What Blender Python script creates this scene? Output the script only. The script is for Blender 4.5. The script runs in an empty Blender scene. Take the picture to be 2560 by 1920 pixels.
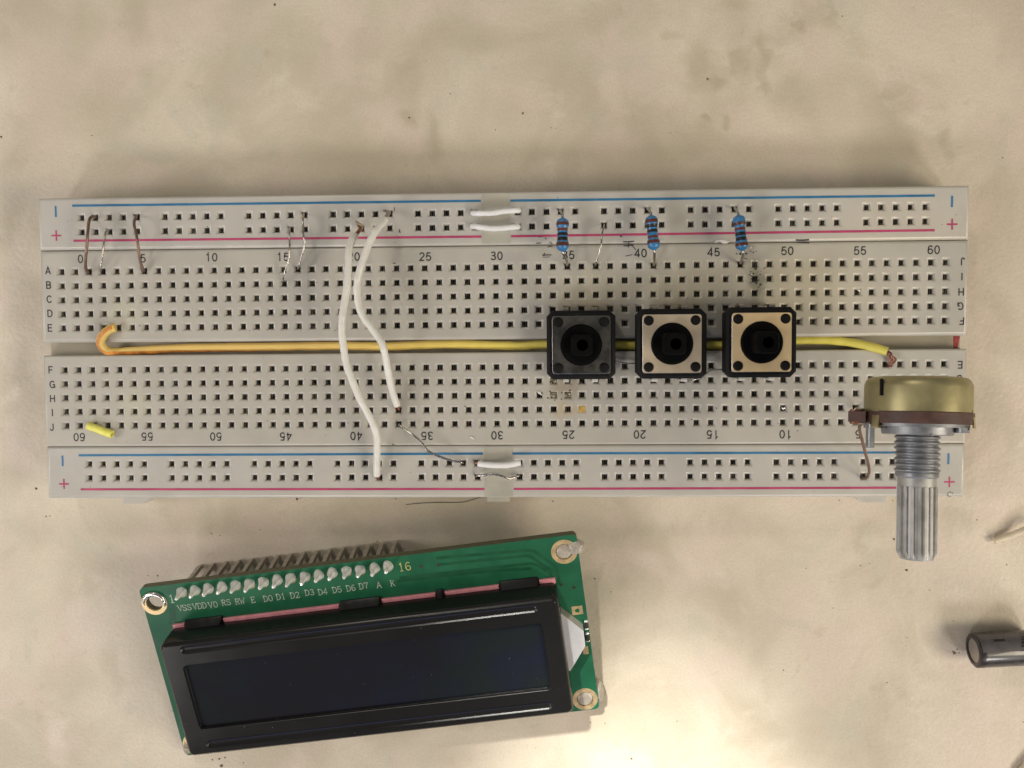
import bpy, math, random
from mathutils import Vector, Matrix
from mathutils.geometry import tessellate_polygon

random.seed(7)
S = 0.1                       # everything below is in millimetres; one Blender unit is one centimetre
sc = bpy.context.scene
COL = sc.collection
sc.unit_settings.system = 'METRIC'
sc.unit_settings.scale_length = 0.01
rad = math.radians

# ------------------------------------------------------------------ camera, world, lamps, exposure
cam_d = bpy.data.cameras.new("camera")
cam = bpy.data.objects.new("camera", cam_d)
COL.objects.link(cam)
cam_d.sensor_fit = 'HORIZONTAL'
cam_d.sensor_width = 36.0
cam_d.lens = 36.0 * 2214 / 2560
cam_d.clip_start = 0.1
cam_d.clip_end = 500
cam.matrix_world = Matrix.Translation(Vector((8.507, 1.139, 166.356)) * S) @ Matrix(((0.999319, 0.006179, 0.036367), (-0.008008, 0.998699, 0.050357), (-0.036008, -0.050614, 0.998069))).to_4x4()
sc.camera = cam

world = bpy.data.worlds.new("World")
sc.world = world
world.use_nodes = True
bg = world.node_tree.nodes['Background']
bg.inputs[0].default_value = (1.0, 0.95, 0.88, 1)
bg.inputs[1].default_value = 0.16

def area(name, loc, target, size, power, col, size_y=None):
    d = bpy.data.lights.new(name, 'AREA')
    d.energy = power
    d.color = col
    d.size = size
    if size_y:
        d.shape = 'RECTANGLE'; d.size_y = size_y
    o = bpy.data.objects.new(name, d)
    COL.objects.link(o)
    o.location = loc
    o.rotation_euler = (Vector(target) - Vector(loc)).to_track_quat('-Z', 'Y').to_euler()
    return o

area("window_light", (-40, -46, 40), (0, -2, 0), 13, 13000, (1.0, 0.955, 0.93))
area("window_light", (42, -46, 40), (0, -2, 0), 13, 13500, (1.0, 0.95, 0.90))
area("right_fill_lamp", (37, -12, 28), (6, -2, 0), 14, 8900, (1.0, 0.875, 0.67))  # added fill, low at the right; its falloff leaves the board's centre dimmer
area("left_fill_light", (-32, -3, 22), (-5, 0, 0), 12, 4300, (1.0, 0.93, 0.87))  # added fill close on the left, paired with the right one
area("back_lamp", (-26, 52, 52), (0, 3, 0), 7, 7600, (1.0, 0.925, 0.79))
area("monitor", (-6, -48, 14), (0, -4, 0), 22, 1250, (0.24, 0.36, 1.0), 9)

sp = bpy.data.lights.new("desk_lamp", 'SPOT')
sp.energy = 195000
sp.color = (1.0, 0.975, 0.89)
sp.shadow_soft_size = 1.3
sp.spot_size = rad(8.5)
sp.spot_blend = 1.0
so = bpy.data.objects.new("desk_lamp", sp)
COL.objects.link(so)
pool = Vector((3.1, -9.5, 0))
so.location = pool + Vector((-0.42, 0.86, 1.0)) * 36
so.rotation_euler = (pool - so.location).to_track_quat('-Z', 'Y').to_euler()

sc.view_settings.view_transform = 'Standard'
sc.view_settings.look = 'None'
sc.view_settings.gamma = 1
sc.view_settings.exposure = 0
sc.cycles.max_bounces = 10

# ------------------------------------------------------------------ materials
def nd(nt, t, **kw):
    n = nt.nodes.new(t)
    for k, v in kw.items():
        setattr(n, k, v)
    return n

def mixc(nt, fac, a, b, mode='MIX'):
    m = nd(nt, 'ShaderNodeMix', data_type='RGBA', blend_type=mode)
    for sock, v in ((m.inputs[0], fac), (m.inputs[6], a), (m.inputs[7], b)):
        if isinstance(v, bpy.types.NodeSocket): nt.links.new(v, sock)
        elif isinstance(v, (int, float)): sock.default_value = v
        else: sock.default_value = (*v, 1) if len(v) == 3 else v
    return m.outputs[2]

def noise(nt, co, scale, detail=3, rough=.55, dist=0):
    n = nd(nt, 'ShaderNodeTexNoise')
    n.inputs['Scale'].default_value = scale
    n.inputs['Detail'].default_value = detail
    n.inputs['Roughness'].default_value = rough
    n.inputs['Distortion'].default_value = dist
    nt.links.new(co, n.inputs['Vector'])
    return n

def ramp(nt, fac, lo, hi, a=0.0, b=1.0):
    m = nd(nt, 'ShaderNodeMapRange', interpolation_type='SMOOTHSTEP')
    m.inputs[1].default_value = lo; m.inputs[2].default_value = hi
    m.inputs[3].default_value = a; m.inputs[4].default_value = b
    nt.links.new(fac, m.inputs[0])
    return m.outputs[0]

def blobs(nt, co, col, lst, wob=None):
    """stains and painted-in bounced colour: (x, y, radius x, radius y, colour, strength) in millimetres"""
    for x, y, rx, ry, c, st in lst:
        mp = nd(nt, 'ShaderNodeMapping')
        mp.inputs['Location'].default_value = (-x / rx, -y / ry, 0)
        mp.inputs['Scale'].default_value = (10 / rx, 10 / ry, 0)
        nt.links.new(wob or co, mp.inputs['Vector'])
        ln = nd(nt, 'ShaderNodeVectorMath', operation='LENGTH')
        nt.links.new(mp.outputs[0], ln.inputs[0])
        f = ramp(nt, ln.outputs['Value'], 0.15, 1.0, st, 0.0)
        col = mixc(nt, f, col, c)
    return col

MATS = {}
def mat(name, col, rough=.5, metal=0.0, var=.1, scale=6, bump=0.0, bscale=30, spec=.5, coat=0.0, blob=None, sss=0.0, aniso=0.0, trans=0.0):
    m = bpy.data.materials.new(name)
    m.use_nodes = True
    nt = m.node_tree
    p = nt.nodes['Principled BSDF']
    tc = nd(nt, 'ShaderNodeTexCoord')
    co = tc.outputs['Object']
    n = noise(nt, co, scale, 4)
    f = ramp(nt, n.outputs['Fac'], .3, .7)
    c = mixc(nt, f, [v * (1 - var) for v in col], [min(1, v * (1 + var)) for v in col])
    if blob:
        wn = noise(nt, co, 3.0, 4)
        va = nd(nt, 'ShaderNodeVectorMath', operation='MULTIPLY_ADD')
        nt.links.new(wn.outputs['Color'], va.inputs[0])
        va.inputs[1].default_value = (.5, .5, 0)
        va.inputs[2].default_value = (-.25, -.25, 0)
        vb = nd(nt, 'ShaderNodeVectorMath', operation='ADD')
        nt.links.new(va.outputs[0], vb.inputs[0]); nt.links.new(co, vb.inputs[1])
        c = blobs(nt, co, c, blob, vb.outputs[0])
    nt.links.new(c, p.inputs['Base Color'])
    r2 = ramp(nt, n.outputs['Fac'], .25, .75, max(.02, rough * .85), min(1, rough * 1.15))
    nt.links.new(r2, p.inputs['Roughness'])
    p.inputs['Metallic'].default_value = metal
    p.inputs['Specular IOR Level'].default_value = spec
    p.inputs['Coat Weight'].default_value = coat
    p.inputs['Transmission Weight'].default_value = trans
    if sss:
        p.inputs['Subsurface Weight'].default_value = sss
        p.inputs['Subsurface Radius'].default_value = (1, .85, .7)
        p.inputs['Subsurface Scale'].default_value = 0.10
    if bump:
        bn = noise(nt, co, bscale, 3)
        b = nd(nt, 'ShaderNodeBump')
        b.inputs['Strength'].default_value = bump
        b.inputs['Distance'].default_value = 0.02
        nt.links.new(bn.outputs['Fac'], b.inputs['Height'])
        nt.links.new(b.outputs[0], p.inputs['Normal'])
    MATS[name] = m
    return m

def table_material():
    m = bpy.data.materials.new("table_laminate")
    m.use_nodes = True
    nt = m.node_tree
    p = nt.nodes['Principled BSDF']
    co = nd(nt, 'ShaderNodeTexCoord').outputs['Object']
    n1 = noise(nt, co, .42, 4, .55, .6)
    n2 = noise(nt, co, .62, 3, .5, .3)
    mp = nd(nt, 'ShaderNodeMapping'); mp.inputs['Location'].default_value = (7.3, 2.1, 3)
    nt.links.new(co, mp.inputs[0])
    n3 = noise(nt, mp.outputs[0], .7, 5, .58, .5)
    n4 = noise(nt, mp.outputs[0], 3.2, 5, .65, .5)
    c = mixc(nt, ramp(nt, n1.outputs['Fac'], .36, .66), (.56, .492, .385), (.70, .625, .505))
    c = mixc(nt, ramp(nt, n2.outputs['Fac'], .48, .68, 0, .75), c, (.70, .585, .50))      # pinkish clouds
    c = mixc(nt, ramp(nt, n3.outputs['Fac'], .54, .72, 0, .65), c, (.555, .535, .435))      # greenish clouds
    c = mixc(nt, ramp(nt, n3.outputs['Fac'], .28, .44, .6, 0), c, (.76, .69, .575))       # pale veins
    c = mixc(nt, ramp(nt, n4.outputs['Fac'], .58, .76, 0, .38), c, (.47, .395, .285))       # small mottles
    # mottles that can be picked out in the photograph
    wn = noise(nt, co, 1.3, 4)
    va = nd(nt, 'ShaderNodeVectorMath', operation='MULTIPLY_ADD')
    nt.links.new(wn.outputs['Color'], va.inputs[0])
    va.inputs[1].default_value = (1.1, 1.1, 0); va.inputs[2].default_value = (-.55, -.55, 0)
    vb = nd(nt, 'ShaderNodeVectorMath', operation='ADD')
    nt.links.new(va.outputs[0], vb.inputs[0]); nt.links.new(co, vb.inputs[1])
    dk = (.43, .375, .265); pl = (.75, .67, .53); pk = (.69, .575, .49)
    lst = []
    for n_, x, y, rx, ry, st in STAINS:
        lst.append((x, y, rx, ry, {'d': dk, 'p': pl, 'k': pk}[n_], st))
    c = blobs(nt, co, c, lst, vb.outputs[0])
    # fine specks of dirt
    v = nd(nt, 'ShaderNodeTexVoronoi')
    v.inputs['Scale'].default_value = 2.3
    nt.links.new(co, v.inputs['Vector'])
    sp_ = ramp(nt, v.outputs['Distance'], .025, .05, 1, 0)
    sel = ramp(nt, noise(nt, co, .9, 2).outputs['Fac'], .58, .66)
    mu = nd(nt, 'ShaderNodeMath', operation='MULTIPLY')
    nt.links.new(sp_, mu.inputs[0]); nt.links.new(sel, mu.inputs[1])
    c = mixc(nt, mu.outputs[0], c, (.30, .25, .18))
    g = noise(nt, co, 26, 2)
    c = mixc(nt, ramp(nt, g.outputs['Fac'], .35, .65, 0, .16), c, (.36, .30, .21))
    nt.links.new(c, p.inputs['Base Color'])
    p.inputs['Specular IOR Level'].default_value = .45
    nt.links.new(ramp(nt, n4.outputs['Fac'], .3, .7, .38, .52), p.inputs['Roughness'])
    bn = noise(nt, co, 11, 3, .5)
    bn2 = noise(nt, co, .5, 2)
    b2 = nd(nt, 'ShaderNodeBump'); b2.inputs['Strength'].default_value = .25; b2.inputs['Distance'].default_value = .12
    nt.links.new(bn2.outputs['Fac'], b2.inputs['Height'])
    b = nd(nt, 'ShaderNodeBump'); b.inputs['Strength'].default_value = .30; b.inputs['Distance'].default_value = .025
    nt.links.new(bn.outputs['Fac'], b.inputs['Height'])
    nt.links.new(b2.outputs[0], b.inputs['Normal'])
    nt.links.new(b.outputs[0], p.inputs['Normal'])
    return m

# ------------------------------------------------------------------ mesh building
class MB:
    def __init__(self):
        self.v = []; self.f = []; self.m = []
    def add(self, vs, fs, mi=0):
        o = len(self.v)
        self.v += [tuple(p) for p in vs]
        self.f += [tuple(i + o for i in f) for f in fs]
        self.m += [mi] * len(fs)
        return self
    def quad(self, a, b, c, d, mi=0):
        return self.add((a, b, c, d), ((0, 1, 2, 3),), mi)
    def box(self, x0, x1, y0, y1, z0, z1, mi=0, c=0.0):
        """box with its four upper edges chamfered by c"""
        if c <= 0:
            vs = [(x, y, z) for z in (z0, z1) for (x, y) in ((x0, y0), (x1, y0), (x1, y1), (x0, y1))]
            fs = [(3, 2, 1, 0), (4, 5, 6, 7)] + [(i, (i + 1) % 4, 4 + (i + 1) % 4, 4 + i) for i in range(4)]
            return self.add(vs, fs, mi)
        return self.loft([rrect(x0, x1, y0, y1, 0, z0), rrect(x0, x1, y0, y1, 0, z1 - c), rrect(x0 + c, x1 - c, y0 + c, y1 - c, 0, z1)], mi)
    def loft(self, rings, mi=0, cap0=True, cap1=True, closed=True):
        n = len(rings[0]); vs = [p for r in rings for p in r]; fs = []
        for k in range(len(rings) - 1):
            for i in range(n if closed else n - 1):
                j = (i + 1) % n
                fs.append((k * n + i, k * n + j, (k + 1) * n + j, (k + 1) * n + i))
        if cap0: fs.append(tuple(reversed(range(n))))
        if cap1: fs.append(tuple((len(rings) - 1) * n + i for i in range(n)))
        return self.add(vs, fs, mi)
    def lathe(self, prof, o, ax, n=32, mi=0, cap0=True, cap1=True, a0=0.0, a1=None, up=(0, 0, 1)):
        """prof: (distance along the axis, radius); starts at o along ax"""
        ax = Vector(ax).normalized(); o = Vector(o)
        u = Vector(up) - ax * Vector(up).dot(ax)
        if u.length < 1e-4: u = Vector((1, 0, 0)) - ax * ax.x
        u.normalize(); w = ax.cross(u)
        full = a1 is None
        cnt = n if full else n + 1
        rings = []
        for t, r in prof:
            rr = []
            for i in range(cnt):
                a = 2 * math.pi * i / n if full else a0 + (a1 - a0) * i / n
                rr.append(o + ax * t + (u * math.cos(a) + w * math.sin(a)) * r)
            rings.append(rr)
        return self.loft(rings, mi, cap0 and full, cap1 and full, full)
    def tube(self, path, r, n=10, mi=0, cap=True, a0=0, a1=None, seg=None):
        """round bar along a path of points; r a number or one per point"""
        P = [Vector(p) for p in path]; N = len(P)
        rs = r if isinstance(r, (list, tuple)) else [r] * N
        T = [(P[min(i + 1, N - 1)] - P[max(i - 1, 0)]).normalized() for i in range(N)]
        u = Vector((0, 0, 1)) - T[0] * T[0].z
        if u.length < .05: u = Vector((0, 1, 0)) - T[0] * T[0].y
        rings = []
        for i in range(N):
            u = (u - T[i] * u.dot(T[i])).normalized(); w = T[i].cross(u)
            if a1 is None:
                rings.append([P[i] + (u * math.cos(2 * math.pi * k / n) + w * math.sin(2 * math.pi * k / n)) * rs[i] for k in range(n)])
            else:
                b0 = a0[i] if isinstance(a0, list) else a0; b1 = a1[i] if isinstance(a1, list) else a1
                rings.append([P[i] + (u * math.cos(b0 + (b1 - b0) * k / n) + w * math.sin(b0 + (b1 - b0) * k / n)) * rs[i] for k in range(n + 1)])
        return self.loft(rings, mi, cap and a1 is None, cap and a1 is None, a1 is None)
    def plate(self, outer, holes, z0, z1, mi=0, mi_side=None, bottom=True):
        """flat plate with holes, outlines in the plane"""
        loops = [outer] + holes
        tri = tessellate_polygon([[Vector((x, y, 0)) for x, y in l] for l in loops])
        flat = [p for l in loops for p in l]
        def orient(t, up):
            a, b, c = (flat[i] for i in t)
            s = (b[0] - a[0]) * (c[1] - a[1]) - (b[1] - a[1]) * (c[0] - a[0])
            return t if (s > 0) == up else (t[0], t[2], t[1])
        self.add([(x, y, z1) for x, y in flat], [orient(t, True) for t in tri], mi)
        if bottom: self.add([(x, y, z0) for x, y in flat], [orient(t, False) for t in tri], mi)
        for l in loops:
            n = len(l)
            self.add([(x, y, z0) for x, y in l] + [(x, y, z1) for x, y in l], [(i, (i + 1) % n, n + (i + 1) % n, n + i) for i in range(n)], mi if mi_side is None else mi_side)
        return self
    def ribbon(self, pts, w, z, mi=0, closed=False):
        P = [Vector((p[0], p[1], 0)) for p in pts]; n = len(P); vs = []
        for i in range(n):
            a = P[i - 1] if (i > 0 or closed) else None
            b = P[(i + 1) % n] if (i < n - 1 or closed) else None
            d1 = (P[i] - a).normalized() if a is not None else (b - P[i]).normalized()
            d2 = (b - P[i]).normalized() if b is not None else d1
            t = (d1 + d2)
            t = t.normalized() if t.length > 1e-3 else d1
            nn = Vector((-t.y, t.x, 0)); k = max(.35, nn.dot(Vector((-d1.y, d1.x, 0))))
            off = nn * (w / 2 / k)
            vs += [(P[i].x - off.x, P[i].y - off.y, z), (P[i].x + off.x, P[i].y + off.y, z)]
        fs = [(2 * i, 2 * i + 2, 2 * i + 3, 2 * i + 1) for i in range(n - 1)]
        if closed: fs.append((2 * n - 2, 0, 1, 2 * n - 1))
        return self.add(vs, fs, mi)
    def mesh(self, name, mats, angle=38, origin=(0, 0, 0)):
        me = bpy.data.meshes.new(name)
        o = Vector(origin)
        me.from_pydata([(Vector(p) - o) * S for p in self.v], [], self.f)
        for mm in (mats if isinstance(mats, (list, tuple)) else [mats]): me.materials.append(mm)
        me.polygons.foreach_set('material_index', self.m)
        me.validate()
        if angle:
            me.shade_smooth()
            me.set_sharp_from_angle(angle=rad(angle))
        me.update()
        return me
    def build(self, name, mats, parent=None, angle=38, origin=None):
        if origin is None:
            p = parent
            while p is not None and 'org' not in ORG.get(p.name, {}): p = p.parent
            origin = ORG[p.name]['org'] if p is not None else (0, 0, 0)
        return link(name, self.mesh(name, mats, angle, origin), parent)

ORG = {}
def link(name, me, parent=None):
    o = bpy.data.objects.new(name, me)
    COL.objects.link(o)
    if parent is not None: o.parent = parent
    return o

def rrect(x0, x1, y0, y1, r=0.0, z=None, n=5):
    if r <= 0: pts = [(x0, y0), (x1, y0), (x1, y1), (x0, y1)]
    else:
        pts = []
        for cx, cy, a in ((x1 - r, y0 + r, -90), (x1 - r, y1 - r, 0), (x0 + r, y1 - r, 90), (x0 + r, y0 + r, 180)):
            for i in range(n + 1):
                t = rad(a + 90 * i / n); pts.append((cx + r * math.cos(t), cy + r * math.sin(t)))
    return pts if z is None else [(x, y, z) for x, y in pts]

def circ(cx, cy, r, n=28, z=None):
    return [(cx + r * math.cos(2 * math.pi * i / n), cy + r * math.sin(2 * math.pi * i / n)) + (() if z is None else (z,)) for i in range(n)]

def smooth(pts, k=6):
    """Catmull-Rom through the points"""
    P = [Vector(p) for p in pts]
    P = [P[0] * 2 - P[1]] + P + [P[-1] * 2 - P[-2]]
    out = []
    for i in range(1, len(P) - 2):
        for j in range(k):
            t = j / k
            a, b, c, d = P[i - 1], P[i], P[i + 1], P[i + 2]
            out.append(.5 * ((2 * b) + (c - a) * t + (2 * a - 5 * b + 4 * c - d) * t * t + (3 * b - a - 3 * c + d) * t ** 3))
    out.append(P[-2])
    return out

def thing(name, label, cat, loc=(0, 0, 0), group=None, rot=None):
    o = bpy.data.objects.new(name, None)
    COL.objects.link(o)
    o.empty_display_size = .3
    if rot is None:
        o.location = Vector(loc) * S
        ORG[o.name] = {'org': tuple(loc)}
    else:
        o.matrix_world = Matrix.Translation(Vector(loc) * S) @ rot.to_4x4()
        ORG[o.name] = {'org': (0, 0, 0)}
    tag(o, label, cat, group)
    return o

def tag(o, label, cat, group=None):
    o['label'] = label; o['category'] = cat
    if group: o['group'] = group
    return o

def copy_tree(o, loc, label, offs=None):
    r = o.copy(); COL.objects.link(r); r.location = Vector(loc) * S; r['label'] = label
    for ch in list(o.children):
        c = ch.copy(); COL.objects.link(c); c.parent = r
        for g in list(ch.children):
            d = g.copy(); COL.objects.link(d); d.parent = c
    return r

# a plain monoline alphabet for the board's print, on a 10 x 14 grid
def arc(cx, cy, rx, ry, a0, a1, n=8):
    return [(cx + rx * math.cos(rad(a0 + (a1 - a0) * i / n)), cy + ry * math.sin(rad(a0 + (a1 - a0) * i / n))) for i in range(n + 1)]
PF = {
 '0': [arc(4.5, 7, 3.7, 6.4, 90, 450, 20)],
 '1': [[(1.6, 10.6), (3.4, 11.6), (4.6, 14), (4.6, 0)]],
 '2': [arc(4.5, 9.9, 3.6, 3.6, 170, -25, 8) + [(3.2, 3.6), (1.0, .7), (8.3, .7)]],
 '3': [arc(4.3, 10.4, 3.2, 3.1, 165, -70, 8) + [(3.6, 7.4)] + arc(4.4, 3.8, 3.7, 3.3, 75, -165, 9)],
 '4': [[(6.3, 0), (6.3, 13.4), (.6, 4.4), (.6, 3.9), (8.8, 3.9)]],
 '5': [[(7.9, 13.3), (2.4, 13.3), (1.3, 6.9)] + arc(4.5, 4.6, 3.8, 4.0, 140, -160, 10)],
 '6': [arc(4.9, 9.6, 3.3, 3.9, 30, 150, 6) + [(1.2, 7.2), (.95, 4.6)] + arc(4.6, 4.5, 3.65, 3.9, 180, 520, 14)],
 'A': [[(0, 0), (4.8, 13.6), (9.6, 0)], [(1.9, 4.4), (7.7, 4.4)]],
 'B': [[(1, 7.3), (5.6, 7.3)] + arc(5.6, 10.3, 2.9, 3.0, -90, 90, 6) + [(1, 13.3), (1, .7), (5.8, .7)] + arc(5.8, 3.9, 3.2, 3.1, -90, 88, 6)],
 'C': [arc(5.2, 7, 4.6, 6.4, 35, 325, 14)],
 'D': [[(1, .7), (1, 13.3), (4.4, 13.3)] + arc(4.4, 7, 4.8, 6.3, 85, -85, 10) + [(4.4, .7), (1.2, .7)]],
 'E': [[(8.8, 13.3), (1, 13.3), (1, .7), (9, .7)], [(1.7, 7.2), (8.2, 7.2)]],
 'F': [[(8.6, 13.3), (1, 13.3), (1, 0)], [(1.7, 7.0), (7.6, 7.0)]],
 'G': [arc(5.2, 7, 4.7, 6.4, 38, 340, 14) + [(9.6, 5.0), (9.6, 6.6), (5.6, 6.6)], [(9.7, 4.4), (9.8, 0)]],
 'H': [[(1, 0), (1, 14)], [(9, 0), (9, 14)], [(1.7, 7.2), (8.3, 7.2)]],
 'I': [[(4.5, 0), (4.5, 14)]],
 'J': [[(7, 14), (7, 4)] + arc(4.2, 4, 2.8, 3.4, -10, -175, 8)],
}
TXT = {}
def text_mesh(s, m, h, w):
    key = (s, m.name, h)
    if key in TXT: return TXT[key]
    mb = MB(); k = h / 14; adv = 11.2; W_ = (len(s) - 1) * adv + 9.4
    q = 0
    for i, ch in enumerate(s):
        for st in PF[ch]:
            closed = st[0] == st[-1] or (abs(st[0][0] - st[-1][0]) + abs(st[0][1] - st[-1][1])) < 1e-6
            pts = [((i * adv + x - W_ / 2) * k, (y - 7) * k) for x, y in (st[:-1] if closed else st)]
            mb.ribbon(pts, w, q * .0012, 0, closed); q += 1
    TXT[key] = mb.mesh("print", m, 0)
    return TXT[key]

def text(name, s, m, pos, h, parent, rot=0.0, w=.215):
    o = link(name, text_mesh(s, m, h, w), parent)
    o.location = Vector(pos) * S
    o.rotation_euler = (0, 0, rot)
    return o

# ------------------------------------------------------------------ table
STAINS = [
    ('d', *(36.91, 50.33), 5, 7, .55), ('d', *(40.72, 47.55), 3, 2.6, .6), ('d', *(45.33, 51.22), 2, 3, .45),
    ('d', *(48.26, 52.62), 1.8, 6, .5), ('d', *(48.71, 47.61), 2, 3, .55), ('d', *(39.90, 40.85), 1.6, 1.6, .6),
    ('d', *(43.70, 41.00), 1.6, 1.6, .55), ('d', *(60.95, 59.42), 1.6, 3.5, .55), ('d', *(55.13, 58.30), 1.4, 1.4, .5),
    ('d', *(72.12, 46.77), 3, 2.4, .45), ('d', *(81.84, 36.19), 2.5, 4, .5), ('d', *(32.05, 55.65), 2, 2, .35),
    ('d', *(52.93, 44.61), 9, 5, .3), ('d', *(39.06, 37.71), 9, 4, .35), ('d', *(43.60, 61.44), 5, 2, .4),
    ('d', *(74.68, 42.15), 4, 9, .3), ('d', *(65.37, 54.78), 3, 3, .3),
    ('d', *(-67.31, 61.67), 4.5, 7, .5), ('d', *(-86.72, 62.92), 5, 6, .45), ('d', *(-17.09, 41.60), 2.2, 2.6, .5),
    ('d', *(-12.35, 39.82), 2.5, 7, .45), ('d', *(-23.35, 56.54), 7, 7, .3), ('d', *(-13.50, 51.28), 8, 8, .25),
    ('d', *(-80.25, 57.67), 9, 8, .3), ('d', *(-6.11, 57.46), 8, 6, .25), ('d', *(-72.65, 45.96), 8, 10, .3),
    ('d', *(-42.95, 54.38), 1.2, 1.8, .4),
    ('p', *(21.24, 46.43), 2.5, 9, .4), ('p', *(66.16, 58.07), 10, 9, .25), ('p', *(63.42, 42.34), 9, 8, .3),
    ('k', *(-85.88, 49.21), 9, 26, .5), ('k', *(-55.91, 61.01), 16, 9, .45), ('k', *(90.29, 49.33), 10, 22, .4),
    ('d', *(67.31, -37.30), 2.5, 4.5, .4), ('d', *(69.75, -44.75), 1.6, 1.8, .4), ('d', *(77.26, -46.72), 2, 1.4, .3),
    ('k', *(93.51, -73.66), 12, 12, .4), ('p', *(71.94, -49.15), 12, 9, .25), ('k', *(69.86, -53.57), 7, 5, .3),
    ('d', *(27.93, -36.34), 14, 3, .2), ('d', *(-84.42, -65.54), 9, 7, .3), ('d', *(-76.03, -61.82), 3, 8, .35),
    ('d', *(94.07, -0.19), 7, 5, .3), ('d', *(-93.03, 25.05), 3, 8, .3), ('d', *(-90.49, -4.06), 4, 9, .25),
    ('p', *(-89.20, -44.52), 8, 10, .3), ('d', *(5.13, -71.69), 1.2, 1.2, .5), ('d', *(-6.67, -72.24), 7, 2.2, .3),
]
table = MB().box(-420, 420, -330, 330, -18, 0, 0, .5).build("table_top", table_material())
table['kind'] = 'structure'

# ------------------------------------------------------------------ common materials
beige_st = (.50, .43, .24); brown_st = (.26, .19, .09)
M_plastic = mat("white_plastic", (.485, .465, .415), .36, var=.035, scale=1.6, sss=.4, blob=[
    (52, 10, 16, 12, beige_st, .32), (33, 9, 14, 9, beige_st, .3), (17, 9, 11, 8, beige_st, .22), (62, 9, 18, 12, (.58, .52, .38), .3),
    (17, 6.5, 9, 2.4, (.40, .33, .23), .5), (32, 6.6, 9, 2.4, (.38, .31, .2), .45), (46, 6.6, 7, 2.2, (.38, .32, .22), .35),
    (12.0, -7.6, 3.6, 3.4, brown_st, .45), (12.5, -11.4, 3.4, 2.0, (.46, .34, .18), .42), (45.6, 10.8, 2.0, 4.6, (.13, .14, .10), .6),
    (3.6, 15.6, 4, 2.4, (.30, .29, .30), .25), (24, 16.5, 3.5, 3, (.34, .32, .34), .3), (45, 15.6, 5, 2.2, (.3, .28, .27), .3),
    (-67, 6.5, 5, 4, (.62, .60, .42), .3), (-66, -10, 5, 5, (.63, .61, .42), .3), (72, -22, 16, 20, (.66, .6, .48), .25)])  # first two: yellow bounced off the yellow wires, painted into the plastic
M_rail = mat("white_rail_plastic", (.51, .492, .45), .33, var=.035, scale=1.6, sss=.4, blob=[
    (-10.8, 22.2, 2.6, 3, (.42, .42, .45), .35), (9, 18.6, 3, 1, (.3, .28, .32), .4), (42, 18.6, 5, 1.3, (.5, .4, .36), .35), (70, 20, 22, 12, (.64, .57, .44), .35)])
M_panel = mat("beige_translucent_plastic", (.45, .43, .365), .4, var=.1, scale=1.6, sss=.3)
M_clip = mat("tarnished_contact_metal", (.24, .215, .185), .55, var=.4, scale=9)
M_leaf = mat("dull_contact_leaf", (.34, .32, .29), .45, metal=.25, var=.45, scale=7)
M_ink = mat("black_print_ink", (.022, .019, .018), .5, var=.2, scale=12)
M_blue = mat("blue_print_ink", (.028, .165, .33), .42, var=.14, scale=3)
M_red = mat("crimson_print_ink", (.45, .055, .145), .42, var=.12, scale=3)
M_redmark = mat("dark_red_marker", (.30, .03, .028), .45, var=.4, scale=9)
M_scrawl = mat("faded_marker_ink", (.035, .03, .035), .5, var=.5, scale=14)
M_soot = mat("soot_and_flux", (.05, .045, .03), .75, var=.5, scale=12, bump=.6, bscale=40)
M_amber = mat("melted_amber_plastic", (.50, .32, .10), .35, var=.2, scale=10, sss=.3)
M_solder = mat("solder", (.78, .76, .72), .26, metal=1, var=.12, scale=10, bump=.25, bscale=18)
M_tin = mat("tinned_wire", (.47, .44, .40), .26, metal=1, var=.2, scale=14)
M_copper = mat("bare_copper", (.22, .145, .115), .4, metal=.85, var=.3, scale=8)
M_strand = mat("tarnished_copper_strand", (.33, .16, .11), .45, metal=.9, var=.35, scale=12)
M_white = mat("white_insulation", (.74, .73, .68), .34, var=.06, scale=4, bump=.22, bscale=9, sss=.2, coat=.15)
M_white2 = mat("glossy_white_insulation", (.80, .80, .80), .35, var=.03, scale=5, bump=.1, bscale=14, sss=.2)
M_yellow = mat("yellow_insulation", (.76, .67, .13), .38, var=.1, scale=2.2, bump=.08, bscale=10, blob=[(20, 2, 75, 60, (.78, .52, .17), .85)])
M_yellow2 = mat("lemon_insulation", (.80, .77, .16), .42, var=.1, scale=6, bump=.25, bscale=14)
M_orange = mat("orange_stripe_print", (.64, .25, .05), .4, var=.3, scale=7)
M_cream = mat("cream_insulation", (.66, .57, .43), .45, var=.08, scale=5)

# ------------------------------------------------------------------ breadboard
ZT = 8.5
P = 2.54
XC = [(i - 31) * P for i in range(63)]
YR = {'A': 13.97, 'B': 11.43, 'C': 8.89, 'D': 6.35, 'E': 3.81, 'F': -3.81, 'G': -6.35, 'H': -8.89, 'I': -11.43, 'J': -13.97}
RAILX = [-74.74 + P * (g * 6 + k + (1 if g > 4 else 0)) for g in range(10) for k in range(5)]

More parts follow.
